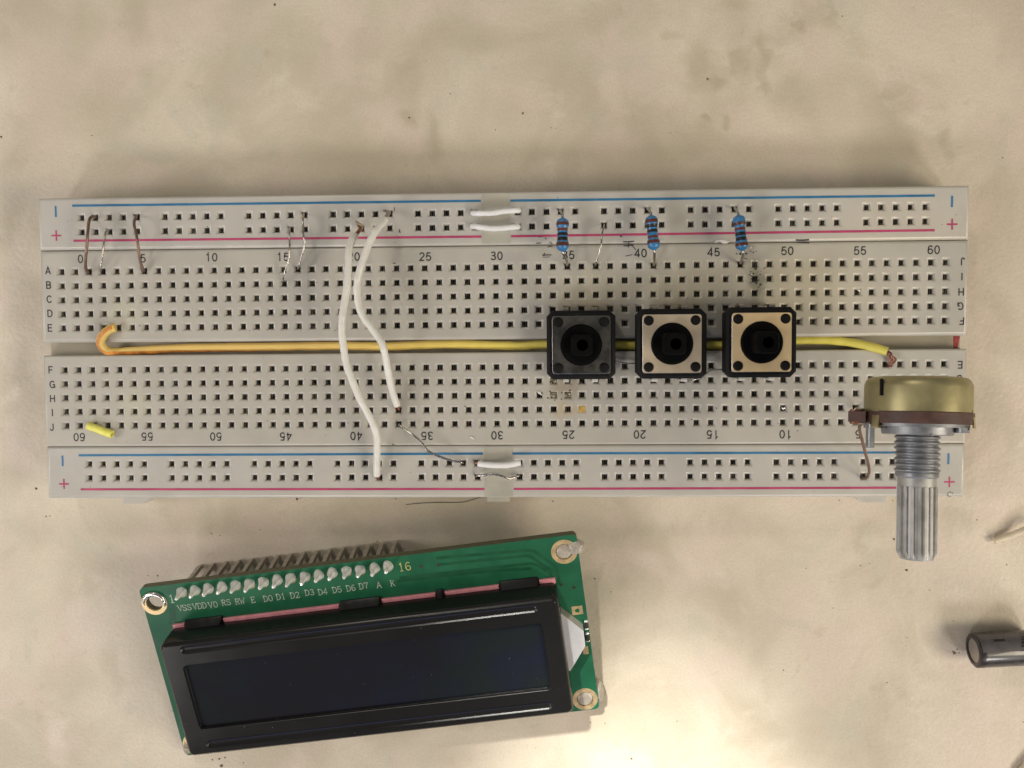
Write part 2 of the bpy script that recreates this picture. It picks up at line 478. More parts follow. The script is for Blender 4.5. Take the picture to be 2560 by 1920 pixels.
board = thing("breadboard", "long white solderless breadboard with printed numbers, yellowed and scorched around its push buttons", "breadboard")
HO, HI, D1, D2, D3 = .84, .45, .55, 1.45, 6.0
clips = MB()
def block(mb, x0, x1, y0, y1, zb, rows, c=.42):
    """moulded block: rounded upper edges, a funnel-mouthed square well at every hole"""
    rows = sorted(rows)
    X0, X1, Y0, Y1 = x0 + c, x1 - c, y0 + c, y1 - c
    y = Y0
    for ry, xs in rows:
        mb.quad((X0, y, ZT), (X1, y, ZT), (X1, ry - HO, ZT), (X0, ry - HO, ZT))
        x = X0
        for hx in xs:
            mb.quad((x, ry - HO, ZT), (hx - HO, ry - HO, ZT), (hx - HO, ry + HO, ZT), (x, ry + HO, ZT))
            x = hx + HO
            j = lambda: random.uniform(-.03, .03)
            ex, ey = hx + j(), ry + j()
            h = HI + random.uniform(-.02, .03)
            q = lambda r, z, a=hx, b=ry: [(a - r, b - r, z), (a + r, b - r, z), (a + r, b + r, z), (a - r, b + r, z)]
            rings = [q(HO, ZT), q(HO - .2, ZT - .10), q(.53, ZT - .30), q(h, ZT - D1, ex, ey), q(h, ZT - D2, ex, ey)]
            vs = [p for r in rings for p in r]
            mb.add(vs, [(k * 4 + i, (k + 1) * 4 + i, (k + 1) * 4 + (i + 1) % 4, k * 4 + (i + 1) % 4) for k in range(4) for i in range(4)])
            b = [q(h, ZT - D2, ex, ey), q(h, ZT - D3, ex, ey)]
            vs = [p for r in b for p in r]
            clips.add(vs, [(i, 4 + i, 4 + (i + 1) % 4, (i + 1) % 4) for i in range(4)] + [(4, 5, 6, 7)])
            for s in (-1, 1):
                a = ex + s * (.17 + random.uniform(-.05, .05)); tp = ZT - random.uniform(.75, 1.1)
                clips.quad((a - .03, ey - h, tp), (a + .03, ey - h, tp), (a + .03, ey + h, tp), (a - .03, ey + h, tp), 1)
                for e_ in (-.03, .03):
                    clips.quad((a + e_, ey - h, ZT - 3.1), (a + e_, ey + h, ZT - 3.1), (a + e_, ey + h, tp), (a + e_, ey - h, tp), 1)
        mb.quad((x, ry - HO, ZT), (X1, ry - HO, ZT), (X1, ry + HO, ZT), (x, ry + HO, ZT))
        y = ry + HO
    mb.quad((X0, y, ZT), (X1, y, ZT), (X1, Y1, ZT), (X0, Y1, ZT))
    rings = [rrect(x0 + o, x1 - o, y0 + o, y1 - o, 0, z) for o, z in ((0, zb), (0, ZT - c), (c * .13, ZT - c * .55), (c * .42, ZT - c * .16), (c, ZT))]
    mb.loft(rings, 0, True, False)

ts = MB()
block(ts, -82.55, 82.55, 1.15, 17.79, 0, [(YR[r], XC) for r in 'ABCDE'], .62)
block(ts, -82.55, 82.55, -17.79, -1.15, 0, [(YR[r], XC) for r in 'FGHIJ'], .4)
strip = ts.build("terminal_strip", M_plastic, board, 50)
MB().box(-82.45, 82.45, -1.148, 1.148, .05, 5.9).build("groove_floor", mat("beige_groove_floor", (.40, .36, .28), .5, var=.1, scale=1.2), strip)
rails = []
for sgn, y0, y1 in ((1, 17.84, 27.2), (-1, -27.3, -17.84)):
    r_ = MB()
    ys = (23.64, 21.1) if sgn > 0 else (-21.06, -23.62)
    block(r_, -82.55, 82.55, y0, y1, 0, [(y, RAILX) for y in ys], .55)
    rails.append(r_.build("power_rail", M_rail, board, 50))
cl = clips.build("contact_clips", [M_clip, M_leaf], strip, 0)
cl['kind'] = 'stuff'
rt, rb = rails
for pr, x0, x1, y0, y1 in ((rt, -2.35, 2.65, 18.1, 26.95), (rb, -2.3, 2.75, -27.05, -18.1)):
    MB().box(x0, x1, y0, y1, ZT - .2, ZT + .03, 0, .02).build("joint_panel", M_panel, pr)
MB().plate([(-2.09, -27.35), (-2.10, -28.64), (2.05, -28.64), (2.07, -27.36)], [], 1, 5).build("joint_tab", M_panel, rb)
MB().plate([(-70.13, -27.24), (-70.18, -28.94), (-66.40, -28.94), (-64.77, -27.85), (-64.75, -27.25)], [], .6, 5).build("side_tab", M_rail, rb)
MB().plate([(64.71, -27.46), (64.72, -27.94), (66.12, -28.90), (70.21, -28.95), (70.19, -27.47)], [], .6, 5).build("side_tab", M_rail, rb)

ZP = ZT + .012
def stripe(p, q, m, name, par):
    (x0, y0), (x1, y1) = p, q
    mb = MB(); n = 40
    top = [(x0 + (x1 - x0) * i / n, y0 + (y1 - y0) * i / n + .21 + random.uniform(-.012, .012), ZP) for i in range(n + 1)]
    bot = [(x0 + (x1 - x0) * i / n, y0 + (y1 - y0) * i / n - .21 + random.uniform(-.012, .012), ZP) for i in range(n + 1)]
    mb.add(top + bot, [(n + 1 + i, n + 2 + i, i + 1, i) for i in range(n)])
    mb.build(name, m, par, 0)
stripe((-76.2, 25.8), (-2.5, 25.66), M_blue, "blue_stripe", rt); stripe((2.73, 25.63), (76.5, 25.5), M_blue, "blue_stripe", rt)
stripe((-76.15, 19.53), (-2.45, 19.38), M_red, "red_stripe", rt); stripe((2.8, 19.38), (76.6, 19.52), M_red, "red_stripe", rt)
stripe((-76.5, -19.37), (-2.55, -19.3), M_blue, "blue_stripe", rb); stripe((2.6, -19.3), (76.5, -19.35), M_blue, "blue_stripe", rb)
stripe((-76.35, -25.63), (-2.35, -25.7), M_red, "red_stripe", rb); stripe((2.9, -25.7), (76.5, -25.6), M_red, "red_stripe", rb)
for par, mi_, pl in ((rt, (-79.25, 24.80), (-79.29, 20.50)), (rt, (79.46, 24.45), (79.55, 20.52)), (rb, (-79.54, -20.38), (-79.41, -24.62)), (rb, (79.58, -20.49), (79.83, -24.60))):
    x, y = mi_
    MB().ribbon([(x, y - .98), (x + .03, y), (x, y + .98)], .36, ZP).build("minus_sign", M_blue, par, 0)
    x, y = pl
    mb = MB().ribbon([(x, y - .95), (x, y + .95)], .3, ZP)
    mb.ribbon([(x - .93, y), (x - .15, y)], .3, ZP); mb.ribbon([(x + .15, y), (x + .93, y)], .3, ZP)
    mb.build("plus_sign", M_red, par, 0)
for s, p in (('0', (-74.97, 16.26)), ('5', (-63.51, 16.23)), ('10', (-51.01, 16.28)), ('15', (-38.05, 16.19)), ('20', (-25.28, 16.11)), ('25', (-12.49, 15.96)),
             ('30', (0.23, 15.96)), ('35', (12.93, 15.96)), ('40', (25.67, 16.14)), ('45', (38.43, 16.17)), ('50', (51.25, 16.25)), ('55', (63.82, 16.14)), ('60', (76.49, 16.14))):
    text("printed_number", s, M_ink, (*p, ZP), 1.46, strip)
for s, p in (('60', (-76.30, -16.04)), ('55', (-63.71, -15.98)), ('50', (-51.07, -16.03)), ('45', (-38.27, -16.07)), ('40', (-25.44, -16.03)), ('35', (-12.59, -16.06)), ('30', (0.01, -16.03)),
             ('25', (12.76, -15.96)), ('20', (25.44, -15.97)), ('15', (38.34, -16.02)), ('10', (51.13, -16.04)), ('5', (63.84, -16.09)), ('0', (74.9, -16.0))):
    text("printed_number", s, M_ink, (*p, ZP), 1.46, strip, math.pi)
for s, p in (('A', (-81.05, 14.22)), ('B', (-81.03, 11.62)), ('C', (-81.01, 9.07)), ('D', (-80.98, 6.50)), ('E', (-81.02, 3.88)), ('F', (-81.14, -3.74)), ('G', (-81.00, -6.39)),
             ('H', (-81.04, -8.97)), ('I', (-81.11, -11.51)), ('J', (-81.29, -14.19))):
    text("printed_letter", s, M_ink, (*p, ZP), 1.3, strip)
for s, p in (('J', (81.48, 14.04)), ('I', (81.37, 11.43)), ('H', (81.33, 8.78)), ('G', (81.26, 6.30)), ('F', (81.46, 3.72)), ('E', (81.30, -3.94)), ('D', (81.22, -6.42)),
             ('C', (81.1, -8.9)), ('B', (81.1, -11.4)), ('A', (81.1, -14.0))):
    text("printed_letter", s, M_ink, (*p, ZP), 1.3, strip, math.pi)
# marks drawn on the board by hand
for k, (a, b, w) in enumerate(((((52.74, 18.10)), ((55.00, 18.12)), .24), (((52.78, 17.72)), ((55.01, 17.59)), .16),
        (((22.56, 18.14)), ((24.49, 18.22)), .2), (((22.66, 17.43)), ((24.39, 17.57)), .18), (((23.58, 18.03)), ((23.48, 17.12)), .14), (((23.98, 17.62)), ((24.80, 16.70)), .16),
        (((8.31, 15.87)), ((8.78, 16.33)), .18), (((8.47, 15.93)), ((9.91, 15.99)), .16), (((8.37, 15.60)), ((9.60, 15.67)), .1), (((9.55, 18.20)), ((10.02, 17.99)), .16),
        (((9.30, 17.39)), ((10.08, 17.54)), .16), (((7.26, 18.06)), ((8.08, 18.11)), .16), (((8.80, 19.02)), ((9.06, 18.77)), .14), (((7.68, 19.19)), ((8.19, 19.23)), .16),
        (((22.97, 15.64)), ((24.19, 15.89)), .12), (((21.99, 19.20)), ((22.40, 19.14)), .22), (((42.31, 15.87)), ((42.51, 15.78)), .2), (((42.91, 15.90)), ((43.21, 15.86)), .4),
        (((43.92, 15.85)), ((44.22, 15.80)), .35), (((43.72, 14.92)), ((44.32, 14.95)), .12), (((-17.89, 24.75)), ((-17.86, 24.08)), .1), (((-17.19, 20.46)), ((-16.84, 20.31)), .2),
        (((-17.08, 20.86)), ((-16.96, 20.56)), .14), (((-18.31, 14.84)), ((-17.87, 14.88)), .14), (((-18.89, -17.59)), ((-18.58, -17.59)), .12), (((-5.86, -10.80)), ((-5.53, -10.72)), .12),
        (((34.49, -13.32)), ((34.84, -13.37)), .12), (((38.87, -11.29)), ((39.12, -11.43)), .14), (((33.73, 8.07)), ((33.98, 8.21)), .12), (((-41.63, -13.22)), ((-41.42, -13.24)), .12),
        (((-44.47, 3.05)), ((-44.34, 3.03)), .16), (((-64.54, 4.20)), ((-64.37, 4.16)), .16), (((-29.02, 2.95)), ((-28.85, 2.99)), .14), (((53.16, -15.37)), ((53.32, -15.43)), .16))):
    mx, my = (a[0] + b[0]) / 2, (a[1] + b[1]) / 2
    MB().ribbon([a, (mx + random.uniform(-.06, .06), my + random.uniform(-.06, .06)), b], w, ZP + .006 + k * .0006).build("pen_mark", M_scrawl, strip, 0)
cx, cy = (80.03, -26.80)
MB().ribbon([(cx + .48 * math.cos(t * .628), cy + (.42 + .05 * (t % 2)) * math.sin(t * .628)) for t in range(9)], .09, ZP).build("pen_mark", M_scrawl, rb, 0)
a, b, c, d = (82.65, 1.03), (83.66, 1.11), (83.21, -1.19), (82.69, -1.14)
MB().plate([(81.3, -1.1), (82.1, -1.1), (82.2, -.2), (82.42, 1.1), (81.25, 1.1)], [], 5.85, 5.93).build("red_marker_patch", M_redmark, strip, 0)
# scorched holes: soot flecks, an amber plug, two dirty lumps
sm = MB()
def lump(mb, x, y, z, r, h, mi=0, n=7):
    rr = [r * random.uniform(.7, 1.25) for _ in range(n)]
    r0 = [(x + rr[i] * math.cos(6.283 * i / n), y + rr[i] * math.sin(6.283 * i / n), z) for i in range(n)]
    r1 = [(x + rr[i] * .62 * math.cos(6.283 * i / n + .2), y + rr[i] * .62 * math.sin(6.283 * i / n + .2), z + h * random.uniform(.7, 1)) for i in range(n)]
    mb.loft([r0, r1], mi, False, True)
for (x, y), r in (((45.77, 13.22), .26), ((46.70, 12.72), .1), ((45.33, 12.29), .2), ((44.89, 12.65), .12), ((45.52, 11.05), .22), ((45.87, 10.65), .2), ((46.58, 10.42), .24), ((46.32, 9.98), .12),
                  ((44.72, 12.17), .12), ((46.57, 12.23), .14), ((47.18, 13.20), .12), ((47.40, 13.38), .1), ((44.90, 10.75), .12), ((45.31, 16.01), .14), ((45.84, 16.22), .1), ((44.91, 16.23), .1), ((44.98, 11.94), .14), ((45.07, 11.41), .12), ((46.31, 11.22), .1),
                  ((9.14, -9.37), .16), ((11.51, -9.59), .14), ((10.48, -9.27), .18), ((9.56, -8.23), .16), ((13.07, -8.05), .18), ((9.88, -6.58), .3), ((10.19, -6.27), .22), ((15.13, -6.62), .2), ((11.62, -8.45), .14), ((10.38, -9.79), .12)):
    lump(sm, x, y, ZT - .01, r, .09)
so_ = sm.build("soot_fleck", M_soot, strip, 60)
so_['kind'] = 'stuff'
MB().box(XC[37] - .62, XC[37] + .62, YR['I'] - .62, YR['I'] + .62, ZT - .6, ZT - .05, 0, .08).build("melted_plug", M_amber, strip)
for i, row in ((35, 'H'), (36, 'H'), (35, 'G')):
    mb = MB(); lump(mb, XC[i], YR[row], ZT - .35, .62, .4, 0, 9)
    for _ in range(4): lump(mb, XC[i] + random.uniform(-.4, .4), YR[row] + random.uniform(-.4, .4), ZT - .1, .2, .22)
    mb.build("melted_blob", mat("singed_blob_%d%s" % (i, row.lower()), (.30, .27, .20), .4, metal=.3, var=.5, scale=14, bump=.5, bscale=30), strip, 60)

# ------------------------------------------------------------------ push buttons
M_blk = mat("black_button_plastic", (.008, .008, .0082), .6, var=.2, scale=6, bump=.08, bscale=40, spec=.16)
M_blk2 = mat("black_plunger_plastic", (.004, .004, .0043), .65, var=.2, scale=8, bump=.05, bscale=40, spec=.05)
M_plate_dark = mat("worn_dark_plate", (.085, .082, .076), .45, metal=.75, var=.3, scale=5, bump=.12, bscale=50)
M_plate_pale = mat("pale_plate_metal", (.70, .585, .43), .42, metal=.6, var=.10, scale=2.2, bump=.05, bscale=60)
M_plate_gold = mat("gold_plate_metal", (.90, .69, .40), .45, metal=.5, var=.06, scale=2.2, bump=.05, bscale=60)
M_rim = mat("plate_edge_metal", (.42, .40, .36), .35, metal=.9, var=.3, scale=12)  # one grey metal edge for all three plates

M_leg = mat("silver_leg_glint", (.85, .84, .80), .3, metal=.45, var=.1)  # lower legs' white glint put into a pale colour; upper legs stay darker
def octo(h, c, z): return [(-h + c, -h, z), (h - c, -h, z), (h, -h + c, z), (h, h - c, z), (h - c, h, z), (-h + c, h, z), (-h, h - c, z), (-h, -h + c, z)]
def push_button(loc, label, plate_mat, dy):
    """base at the board's surface; dy = height of the cover plate above it"""
    t = thing("push_button", label, "button", loc, "square push buttons on the breadboard", Matrix.Identity(3))
    zt = dy
    hb = MB()
    hb.loft([octo(5.95, 1.0, zt - 3.5), octo(5.95, 1.0, zt - .75), octo(5.9, 1.0, zt - .55), octo(5.45, .9, zt - .22)], 0, True, True)
    hb.build("housing", M_blk, t, 30)
    pm = MB()
    holes = [circ(0, 0, 3.58, 40)] + [circ(sx * 3.95, sy * 3.95, .86, 18) for sx in (-1, 1) for sy in (-1, 1)]
    ro = rrect(-4.95, 4.95, -4.95, 4.95, .45)
    pm.plate(ro, holes, zt - .22, zt, 0)
    pl_ = pm.build("cover_plate", plate_mat, t, 30)
    eo = rrect(-5.0, 5.0, -5.0, 5.0, .5); ei = rrect(-4.955, 4.955, -4.955, 4.955, .455)
    er = MB()
    n = len(eo)
    er.add([(x, y, zt - .2) for x, y in eo] + [(x, y, zt - .02) for x, y in eo] + [(x, y, zt + .012) for x, y in ei],
           [(k * n + i, k * n + (i + 1) % n, (k + 1) * n + (i + 1) % n, (k + 1) * n + i) for k in range(2) for i in range(n)])
    er.build("plate_edge", M_rim, pl_, 30)
    for sx in (-1, 1):
        for sy in (-1, 1):
            MB().lathe([(0, .84), (.22, .84), (.36, .74), (.42, .5), (.40, .0)], (sx * 3.95, sy * 3.95, zt - .2), (0, 0, 1), 16).build("rivet", M_blk, t, 50)
    pg = MB()
    pg.lathe([(0, 3.46), (.42, 3.46), (.56, 3.36), (.60, 3.2), (.50, 2.9), (.48, 0)], (0, 0, zt - .15), (0, 0, 1), 40)
    pg.loft([rrect(-1.9, 1.9, -1.9, 1.9, .9, zt + .3), rrect(-1.8, 1.8, -1.8, 1.8, .9, zt + 4.3), rrect(-1.6, 1.6, -1.6, 1.6, .8, zt + 4.6)], 0, False, False)
    pg.plate(rrect(-1.6, 1.6, -1.6, 1.6, .8), [circ(0, 0, .95, 20)], zt + 4.2, zt + 4.6, 0, None, True)
    pg.build("plunger", M_blk2, t, 40)
    for sx in (-1, 1):
        for sy in (-1, 1):
            x = sx * 2.54
            lg = MB()
            y1 = sy * 6.35
            path = [(x, sy * 5.3, zt - 3.3), (x, sy * 6.2, zt - 3.3), (x, y1 + sy * .12, zt - 3.7), (x, y1 + sy * .08, (zt - 3.5) * .35), (x, y1, -.9)]
            pts = []
            for p_ in path:
                pts.append([(p_[0] - .5, p_[1], p_[2]), (p_[0] + .5, p_[1], p_[2])])
            vs = [q for a in pts for q in a] + [(q[0], q[1] - .0, q[2]) for a in pts for q in a]
            off = Vector((0, sy * .14, .14))
            vs = [Vector(q) + off for q in vs[:10]] + [Vector(q) - off for q in vs[10:]]
            fs = [(2 * i, 2 * i + 1, 2 * i + 3, 2 * i + 2) for i in range(4)] + [(10 + 2 * i, 12 + 2 * i, 13 + 2 * i, 11 + 2 * i) for i in range(4)]
            fs += [(2 * i, 2 * i + 2, 12 + 2 * i, 10 + 2 * i) for i in range(4)] + [(2 * i + 1, 11 + 2 * i, 13 + 2 * i, 2 * i + 3) for i in range(4)]
            lg.add(vs, fs)
            lg.build("leg", M_leg if sy < 0 else M_tin, t, 30)
    return t
push_button((14.93, .08, ZT), "square push button with dark grey scuffed cover plate, beside the pale plated one", M_plate_dark, 4.6)
push_button((30.23, .18, ZT), "square push button with pale pinkish metal plate between the dark and the gold plated buttons", M_plate_pale, 6.6)
push_button((45.14, .30, ZT), "square push button with bright gold coloured plate, nearest the frayed end of the yellow wire", M_plate_gold, 7.2)

# ------------------------------------------------------------------ resistors
M_resb = mat("blue_resistor_lacquer", (.035, .18, .40), .3, var=.1, scale=6, coat=.3)
M_bbrown = mat("brown_band", (.085, .024, .016), .35, var=.25, scale=8)
M_bred = mat("reddish_brown_band", (.13, .03, .02), .35, var=.25, scale=8)
M_bblack = mat("black_band", (.010, .010, .013), .35, var=.2, scale=8)
def resistor(a, b, top, bottom, bands, label):
    a, b = Vector(a), Vector(b)
    t = thing("resistor", label, "resistor", tuple((a + b) / 2), "blue resistors between the upper rail and row A")
    ax = b - a; L_ = ax.length; ax.normalize()
    R0, R1 = 1.07, .88
    prof = [(0, .26), (.1, .30), (.22, .5), (.38, .80), (.62, 1.0), (.9, R0), (1.55, R0), (1.78, R0 - .06), (2.0, R1), (L_ - 2.0, R1), (L_ - 1.78, R0 - .06), (L_ - 1.55, R0), (L_ - .9, R0), (L_ - .62, 1.0), (L_ - .38, .80), (L_ - .22, .5), (L_ - .1, .30), (L_, .26)]
    body = MB().lathe(prof, a, ax, 24).build("body", M_resb, t, 60)
    def rad_at(x):
        for (x0, r0), (x1, r1) in zip(prof, prof[1:]):
            if x0 <= x <= x1: return r0 + (r1 - r0) * (x - x0) / (x1 - x0)
        return R1
    for pos, w, m in bands:
        x = pos * L_
        xs = [x - w / 2 + w * i / 4 for i in range(5)]
        MB().lathe([(xs[0], rad_at(xs[0]) - .02)] + [(q, rad_at(q) + .025) for q in xs] + [(xs[-1], rad_at(xs[-1]) - .02)], a, ax, 24, 0, False, False).build("colour_band", m, body, 60)
    MB().tube(smooth(top + [tuple(a + ax * .3)], 5), .24, 8).build("lead", M_tin, t, 60)
    MB().tube(smooth([tuple(b - ax * .3)] + bottom, 5), .24, 8).build("lead", M_tin, t, 60)
Bk, Br, Bd = M_bblack, M_bbrown, M_bred
resistor((11.85, 22.12, 12.00), (11.79, 16.10, 12.60), [(11.47, 23.88, 7.20), (11.47, 23.70, 9.00), (11.62, 23.22, 10.80), (11.79, 22.47, 11.90)], [(11.87, 15.91, 12.50), (12.24, 15.34, 11.60), (12.60, 14.66, 10.20), (12.67, 14.15, 9.00), (12.71, 14.07, 7.20)],
         [(.20, .52, Br), (.365, .46, Bd), (.50, .52, Bk), (.635, .62, Bk), (.79, .62, Br)], "blue resistor with dark bands standing over the printed number 35")
resistor((27.02, 22.35, 12.00), (27.52, 16.16, 12.60), [(26.84, 23.94, 7.20), (26.79, 23.79, 9.20), (26.92, 23.28, 10.80), (26.99, 22.67, 11.90)], [(27.58, 15.88, 12.40), (27.71, 15.18, 11.40), (27.86, 14.40, 10.00), (27.93, 14.00, 8.80), (28.04, 13.93, 7.20)],
         [(.19, .60, Br), (.325, .56, Bk), (.465, .50, Bk), (.63, .40, Bd), (.765, .56, Br)], "blue resistor with dark bands standing to the side of the printed number 40")
resistor((41.94, 22.20, 12.00), (42.54, 15.87, 12.60), [(42.18, 23.94, 7.20), (41.98, 23.66, 9.00), (41.92, 23.11, 10.60), (41.90, 22.47, 11.90)], [(42.67, 15.61, 12.40), (42.83, 15.10, 11.50), (42.90, 14.52, 10.20), (43.05, 14.17, 8.90), (43.41, 14.06, 7.20)],
         [(.265, .46, Br), (.405, .44, Bd), (.54, .58, Bk), (.675, .60, Bk), (.825, .54, Br)], "blue resistor with dark bands standing beside the printed number 45 and a silver solder scrap")

# ------------------------------------------------------------------ bare wires
def bare(name, pts, r, m, label, cat="wire", group=None, m2=None):
    mb = MB().tube(smooth(pts, 6), r, 9)
    o = mb.build(name, m, None, 60, pts[0])
    o.location = Vector(pts[0]) * S
    return tag(o, label, cat, group)
bare("copper_wire", [(-72.98, 23.84, 6.80), (-71.81, 23.61, 9.00), (-71.52, 23.51, 10.60), (-71.57, 22.68, 11.60), (-71.58, 20.38, 12.20), (-72.11, 17.59, 11.80), (-72.91, 15.35, 10.80), (-73.43, 14.28, 9.60), (-73.55, 13.78, 8.60), (-74.34, 13.88, 6.80)], .26, M_copper,
     "brown copper wire leaning over the printed 0, from upper rail to row A")
bare("tinned_wire", [(-70.38, 21.34, 6.80), (-69.38, 21.23, 9.00), (-69.38, 20.75, 10.20), (-69.33, 18.87, 11.00), (-69.73, 16.65, 10.80), (-70.49, 14.88, 10.00), (-70.92, 14.12, 9.20), (-71.76, 13.88, 7.00)], .16, M_tin,
     "thin silver wire between the two brown copper wires, from rail to row A")
bare("copper_wire", [(-65.23, 23.99, 6.80), (-64.28, 23.63, 9.00), (-63.90, 22.72, 10.60), (-63.69, 21.72, 11.20), (-63.23, 20.35, 11.60), (-63.05, 18.34, 11.40), (-63.17, 16.57, 10.80), (-63.32, 15.13, 9.80), (-63.35, 14.04, 8.70), (-64.10, 14.02, 6.80)], .25, M_copper,
     "brown copper wire crossing the printed 5, from upper rail to row A")
bare("tinned_wire", [(-37.17, 21.68, 6.80), (-36.51, 21.16, 9.20), (-36.29, 20.12, 10.40), (-36.10, 18.06, 11.00), (-36.35, 15.66, 10.80), (-37.18, 13.68, 10.20), (-37.79, 12.55, 9.50), (-37.97, 11.90, 8.80), (-38.52, 11.66, 6.80)], .17, M_tin,
     "crooked silver wire passing the printed 15, ending in row B")
bare("tinned_wire", [(-34.59, 24.09, 6.80), (-33.97, 23.54, 9.20), (-33.78, 22.33, 10.60), (-33.56, 19.63, 11.20), (-33.34, 18.52, 11.20), (-34.00, 16.46, 10.60), (-35.06, 14.23, 9.40), (-35.88, 14.12, 7.00)], .18, M_tin,
     "silver wire from the rail to row A just beside the crooked one near printed 15")
bare("tinned_wire", [(19.18, 21.44, 6.80), (19.19, 20.93, 9.20), (18.72, 19.26, 10.60), (18.53, 17.42, 11.00), (17.89, 15.20, 10.20), (17.66, 14.18, 9.20), (17.76, 13.97, 6.80)], .16, M_tin,
     "thin silver wire between the two resistors near printed 35 and 40")
bare("tinned_wire", [(-17.90, -13.97, 6.80), (-17.52, -13.98, 8.90), (-16.80, -14.48, 9.50), (-14.82, -15.70, 10.40), (-12.95, -17.44, 10.60), (-12.45, -18.27, 10.60), (-11.35, -19.02, 10.40), (-9.16, -20.04, 9.80), (-7.15, -20.65, 9.20), (-6.24, -20.91, 8.70), (-6.34, -21.26, 6.80)], .2, M_tin,
     "wavy silver wire slanting past the upside down 35 to the lower rail")
bare("tinned_wire", [(-3.88, -23.85, 6.80), (-3.62, -23.25, 9.00), (-2.58, -23.04, 9.60), (-0.90, -22.77, 10.00), (0.75, -23.07, 10.00), (2.17, -23.65, 9.50), (3.08, -23.50, 9.10), (3.84, -23.30, 8.80), (3.82, -23.74, 6.80)], .2, M_tin,
     "short silver wire bridging the beige gap of the lower rail")
bare("tinned_wire", [(17.29, -3.16, 9.30), (20.11, -3.07, 9.30), (21.19, -3.01, 9.30), (22.27, -3.11, 9.30), (23.58, -3.29, 9.20), (25.10, -3.28, 9.20), (27.26, -3.47, 9.20)], .14, M_tin,
     "fine silver wire running between the dark and the pale plated buttons")
bare("tinned_wire", [(33.64, -6.64, 8.75), (34.99, -6.21, 9.40), (36.04, -5.79, 10.20), (37.03, -4.92, 10.60), (37.95, -4.51, 10.80), (39.65, -4.41, 10.80), (42.25, -4.31, 10.60)], .15, M_tin,
     "bent silver wire running under the gold plated button from the pale one")

# ------------------------------------------------------------------ insulated wires
def insulated(name, label, paths, r, m, n=14):
    """first path is the sleeve; each further one (points, radius, material, part name) bare metal"""
    t = thing(name, label, "wire", paths[0][0])
    prof = smooth(paths[0], 7)
    k = len(prof)
    rs = [r * (1 + .03 * math.sin(i * .9) + random.uniform(-.012, .012)) for i in range(k)]
    sl = MB().tube(prof, rs, n).build("insulation", m, t, 60)
    for pts, rr, mm, nm in paths[1:]:
        MB().tube(smooth(pts, 5), rr, 8).build(nm, mm, t, 60)
    return t, sl, prof, rs

insulated("jumper_wire", "long white jumper wire, the outer one, bowing down to the lower rail", [
    [(-24.27, 19.46, 12.00), (-24.56, 18.74, 12.80), (-24.93, 17.26, 13.60), (-24.98, 15.82, 14.20), (-24.97, 13.80, 14.60), (-25.13, 10.81, 15.00), (-25.53, 8.24, 15.20), (-25.89, 5.86, 15.40), (-26.10, 3.89, 15.40), (-26.16, 2.10, 15.20), (-25.93, -0.08, 15.00),
     (-25.83, -1.36, 14.80), (-25.49, -3.47, 14.50), (-24.65, -5.89, 14.20), (-23.75, -8.53, 13.80), (-22.50, -11.21, 13.20), (-21.48, -13.70, 12.60), (-21.07, -15.61, 12.00), (-21.11, -17.73, 11.40), (-21.30, -19.87, 10.80), (-21.47, -21.82, 10.20), (-21.54, -23.02, 9.80)],
    ([(-24.63, 21.68, 6.80), (-24.01, 21.41, 9.20), (-23.63, 20.81, 10.40), (-23.84, 20.09, 11.40), (-24.33, 19.38, 12.00)], .33, M_strand, "bare_end"),
    ([(-24.57, 22.14, 9.60), (-23.98, 21.77, 9.90), (-23.35, 21.14, 10.20), (-23.55, 20.36, 10.80)], .2, mat("stained_strand", (.42, .32, .2), .5, metal=.5, var=.3), "frayed_strand"),
    ([(-21.58, -22.78, 9.60), (-21.53, -23.42, 9.00), (-21.52, -23.72, 8.40), (-21.79, -23.98, 6.80)], .3, M_strand, "bare_end")], .64, M_white)
insulated("jumper_wire", "long white jumper wire with twisted middle, ending cut short over row I", [
    [(-18.95, 22.19, 12.00), (-19.39, 21.36, 12.80), (-20.16, 20.18, 13.60), (-20.93, 18.73, 14.20), (-21.72, 16.73, 14.60), (-22.52, 14.33, 15.00), (-23.19, 12.17, 15.00), (-23.44, 10.40, 15.00), (-23.37, 8.62, 15.00), (-23.07, 6.64, 15.00), (-22.24, 4.85, 15.00), (-20.90, 3.05, 15.00), (-19.54, 1.06, 15.00),
     (-19.11, -0.11, 14.80), (-18.88, -1.72, 14.20), (-18.66, -3.95, 13.40), (-18.46, -6.01, 12.40), (-18.13, -8.31, 11.40), (-17.63, -10.47, 10.40)],
    ([(-19.09, 23.84, 6.80), (-18.73, 23.75, 9.20), (-18.74, 23.15, 10.60), (-19.12, 22.06, 12.00)], .34, mat("stained_tin", (.42, .38, .31), .4, metal=.9, var=.3), "bare_end"),
    ([(-19.69, 23.98, 9.80), (-19.11, 23.81, 10.20), (-18.58, 23.14, 10.60), (-18.88, 22.49, 11.00)], .2, M_tin, "frayed_strand"),
    ([(-17.70, -10.22, 10.50), (-17.57, -10.91, 9.60), (-17.59, -11.23, 8.70), (-17.91, -11.46, 6.80)], .26, M_strand, "bare_end")], .63, M_white)
insulated("jumper_wire", "upper of two short white jumper wires across the upper rail's beige gap", [
    [(-3.91, 23.53, 8.20), (-3.79, 23.41, 9.20), (-3.13, 23.28, 9.90), (-1.49, 23.25, 10.10), (-0.07, 23.31, 10.10), (1.56, 23.55, 10.10), (3.18, 23.67, 10.00), (4.02, 23.74, 9.70), (4.13, 23.80, 9.00)]], .5, M_white2)
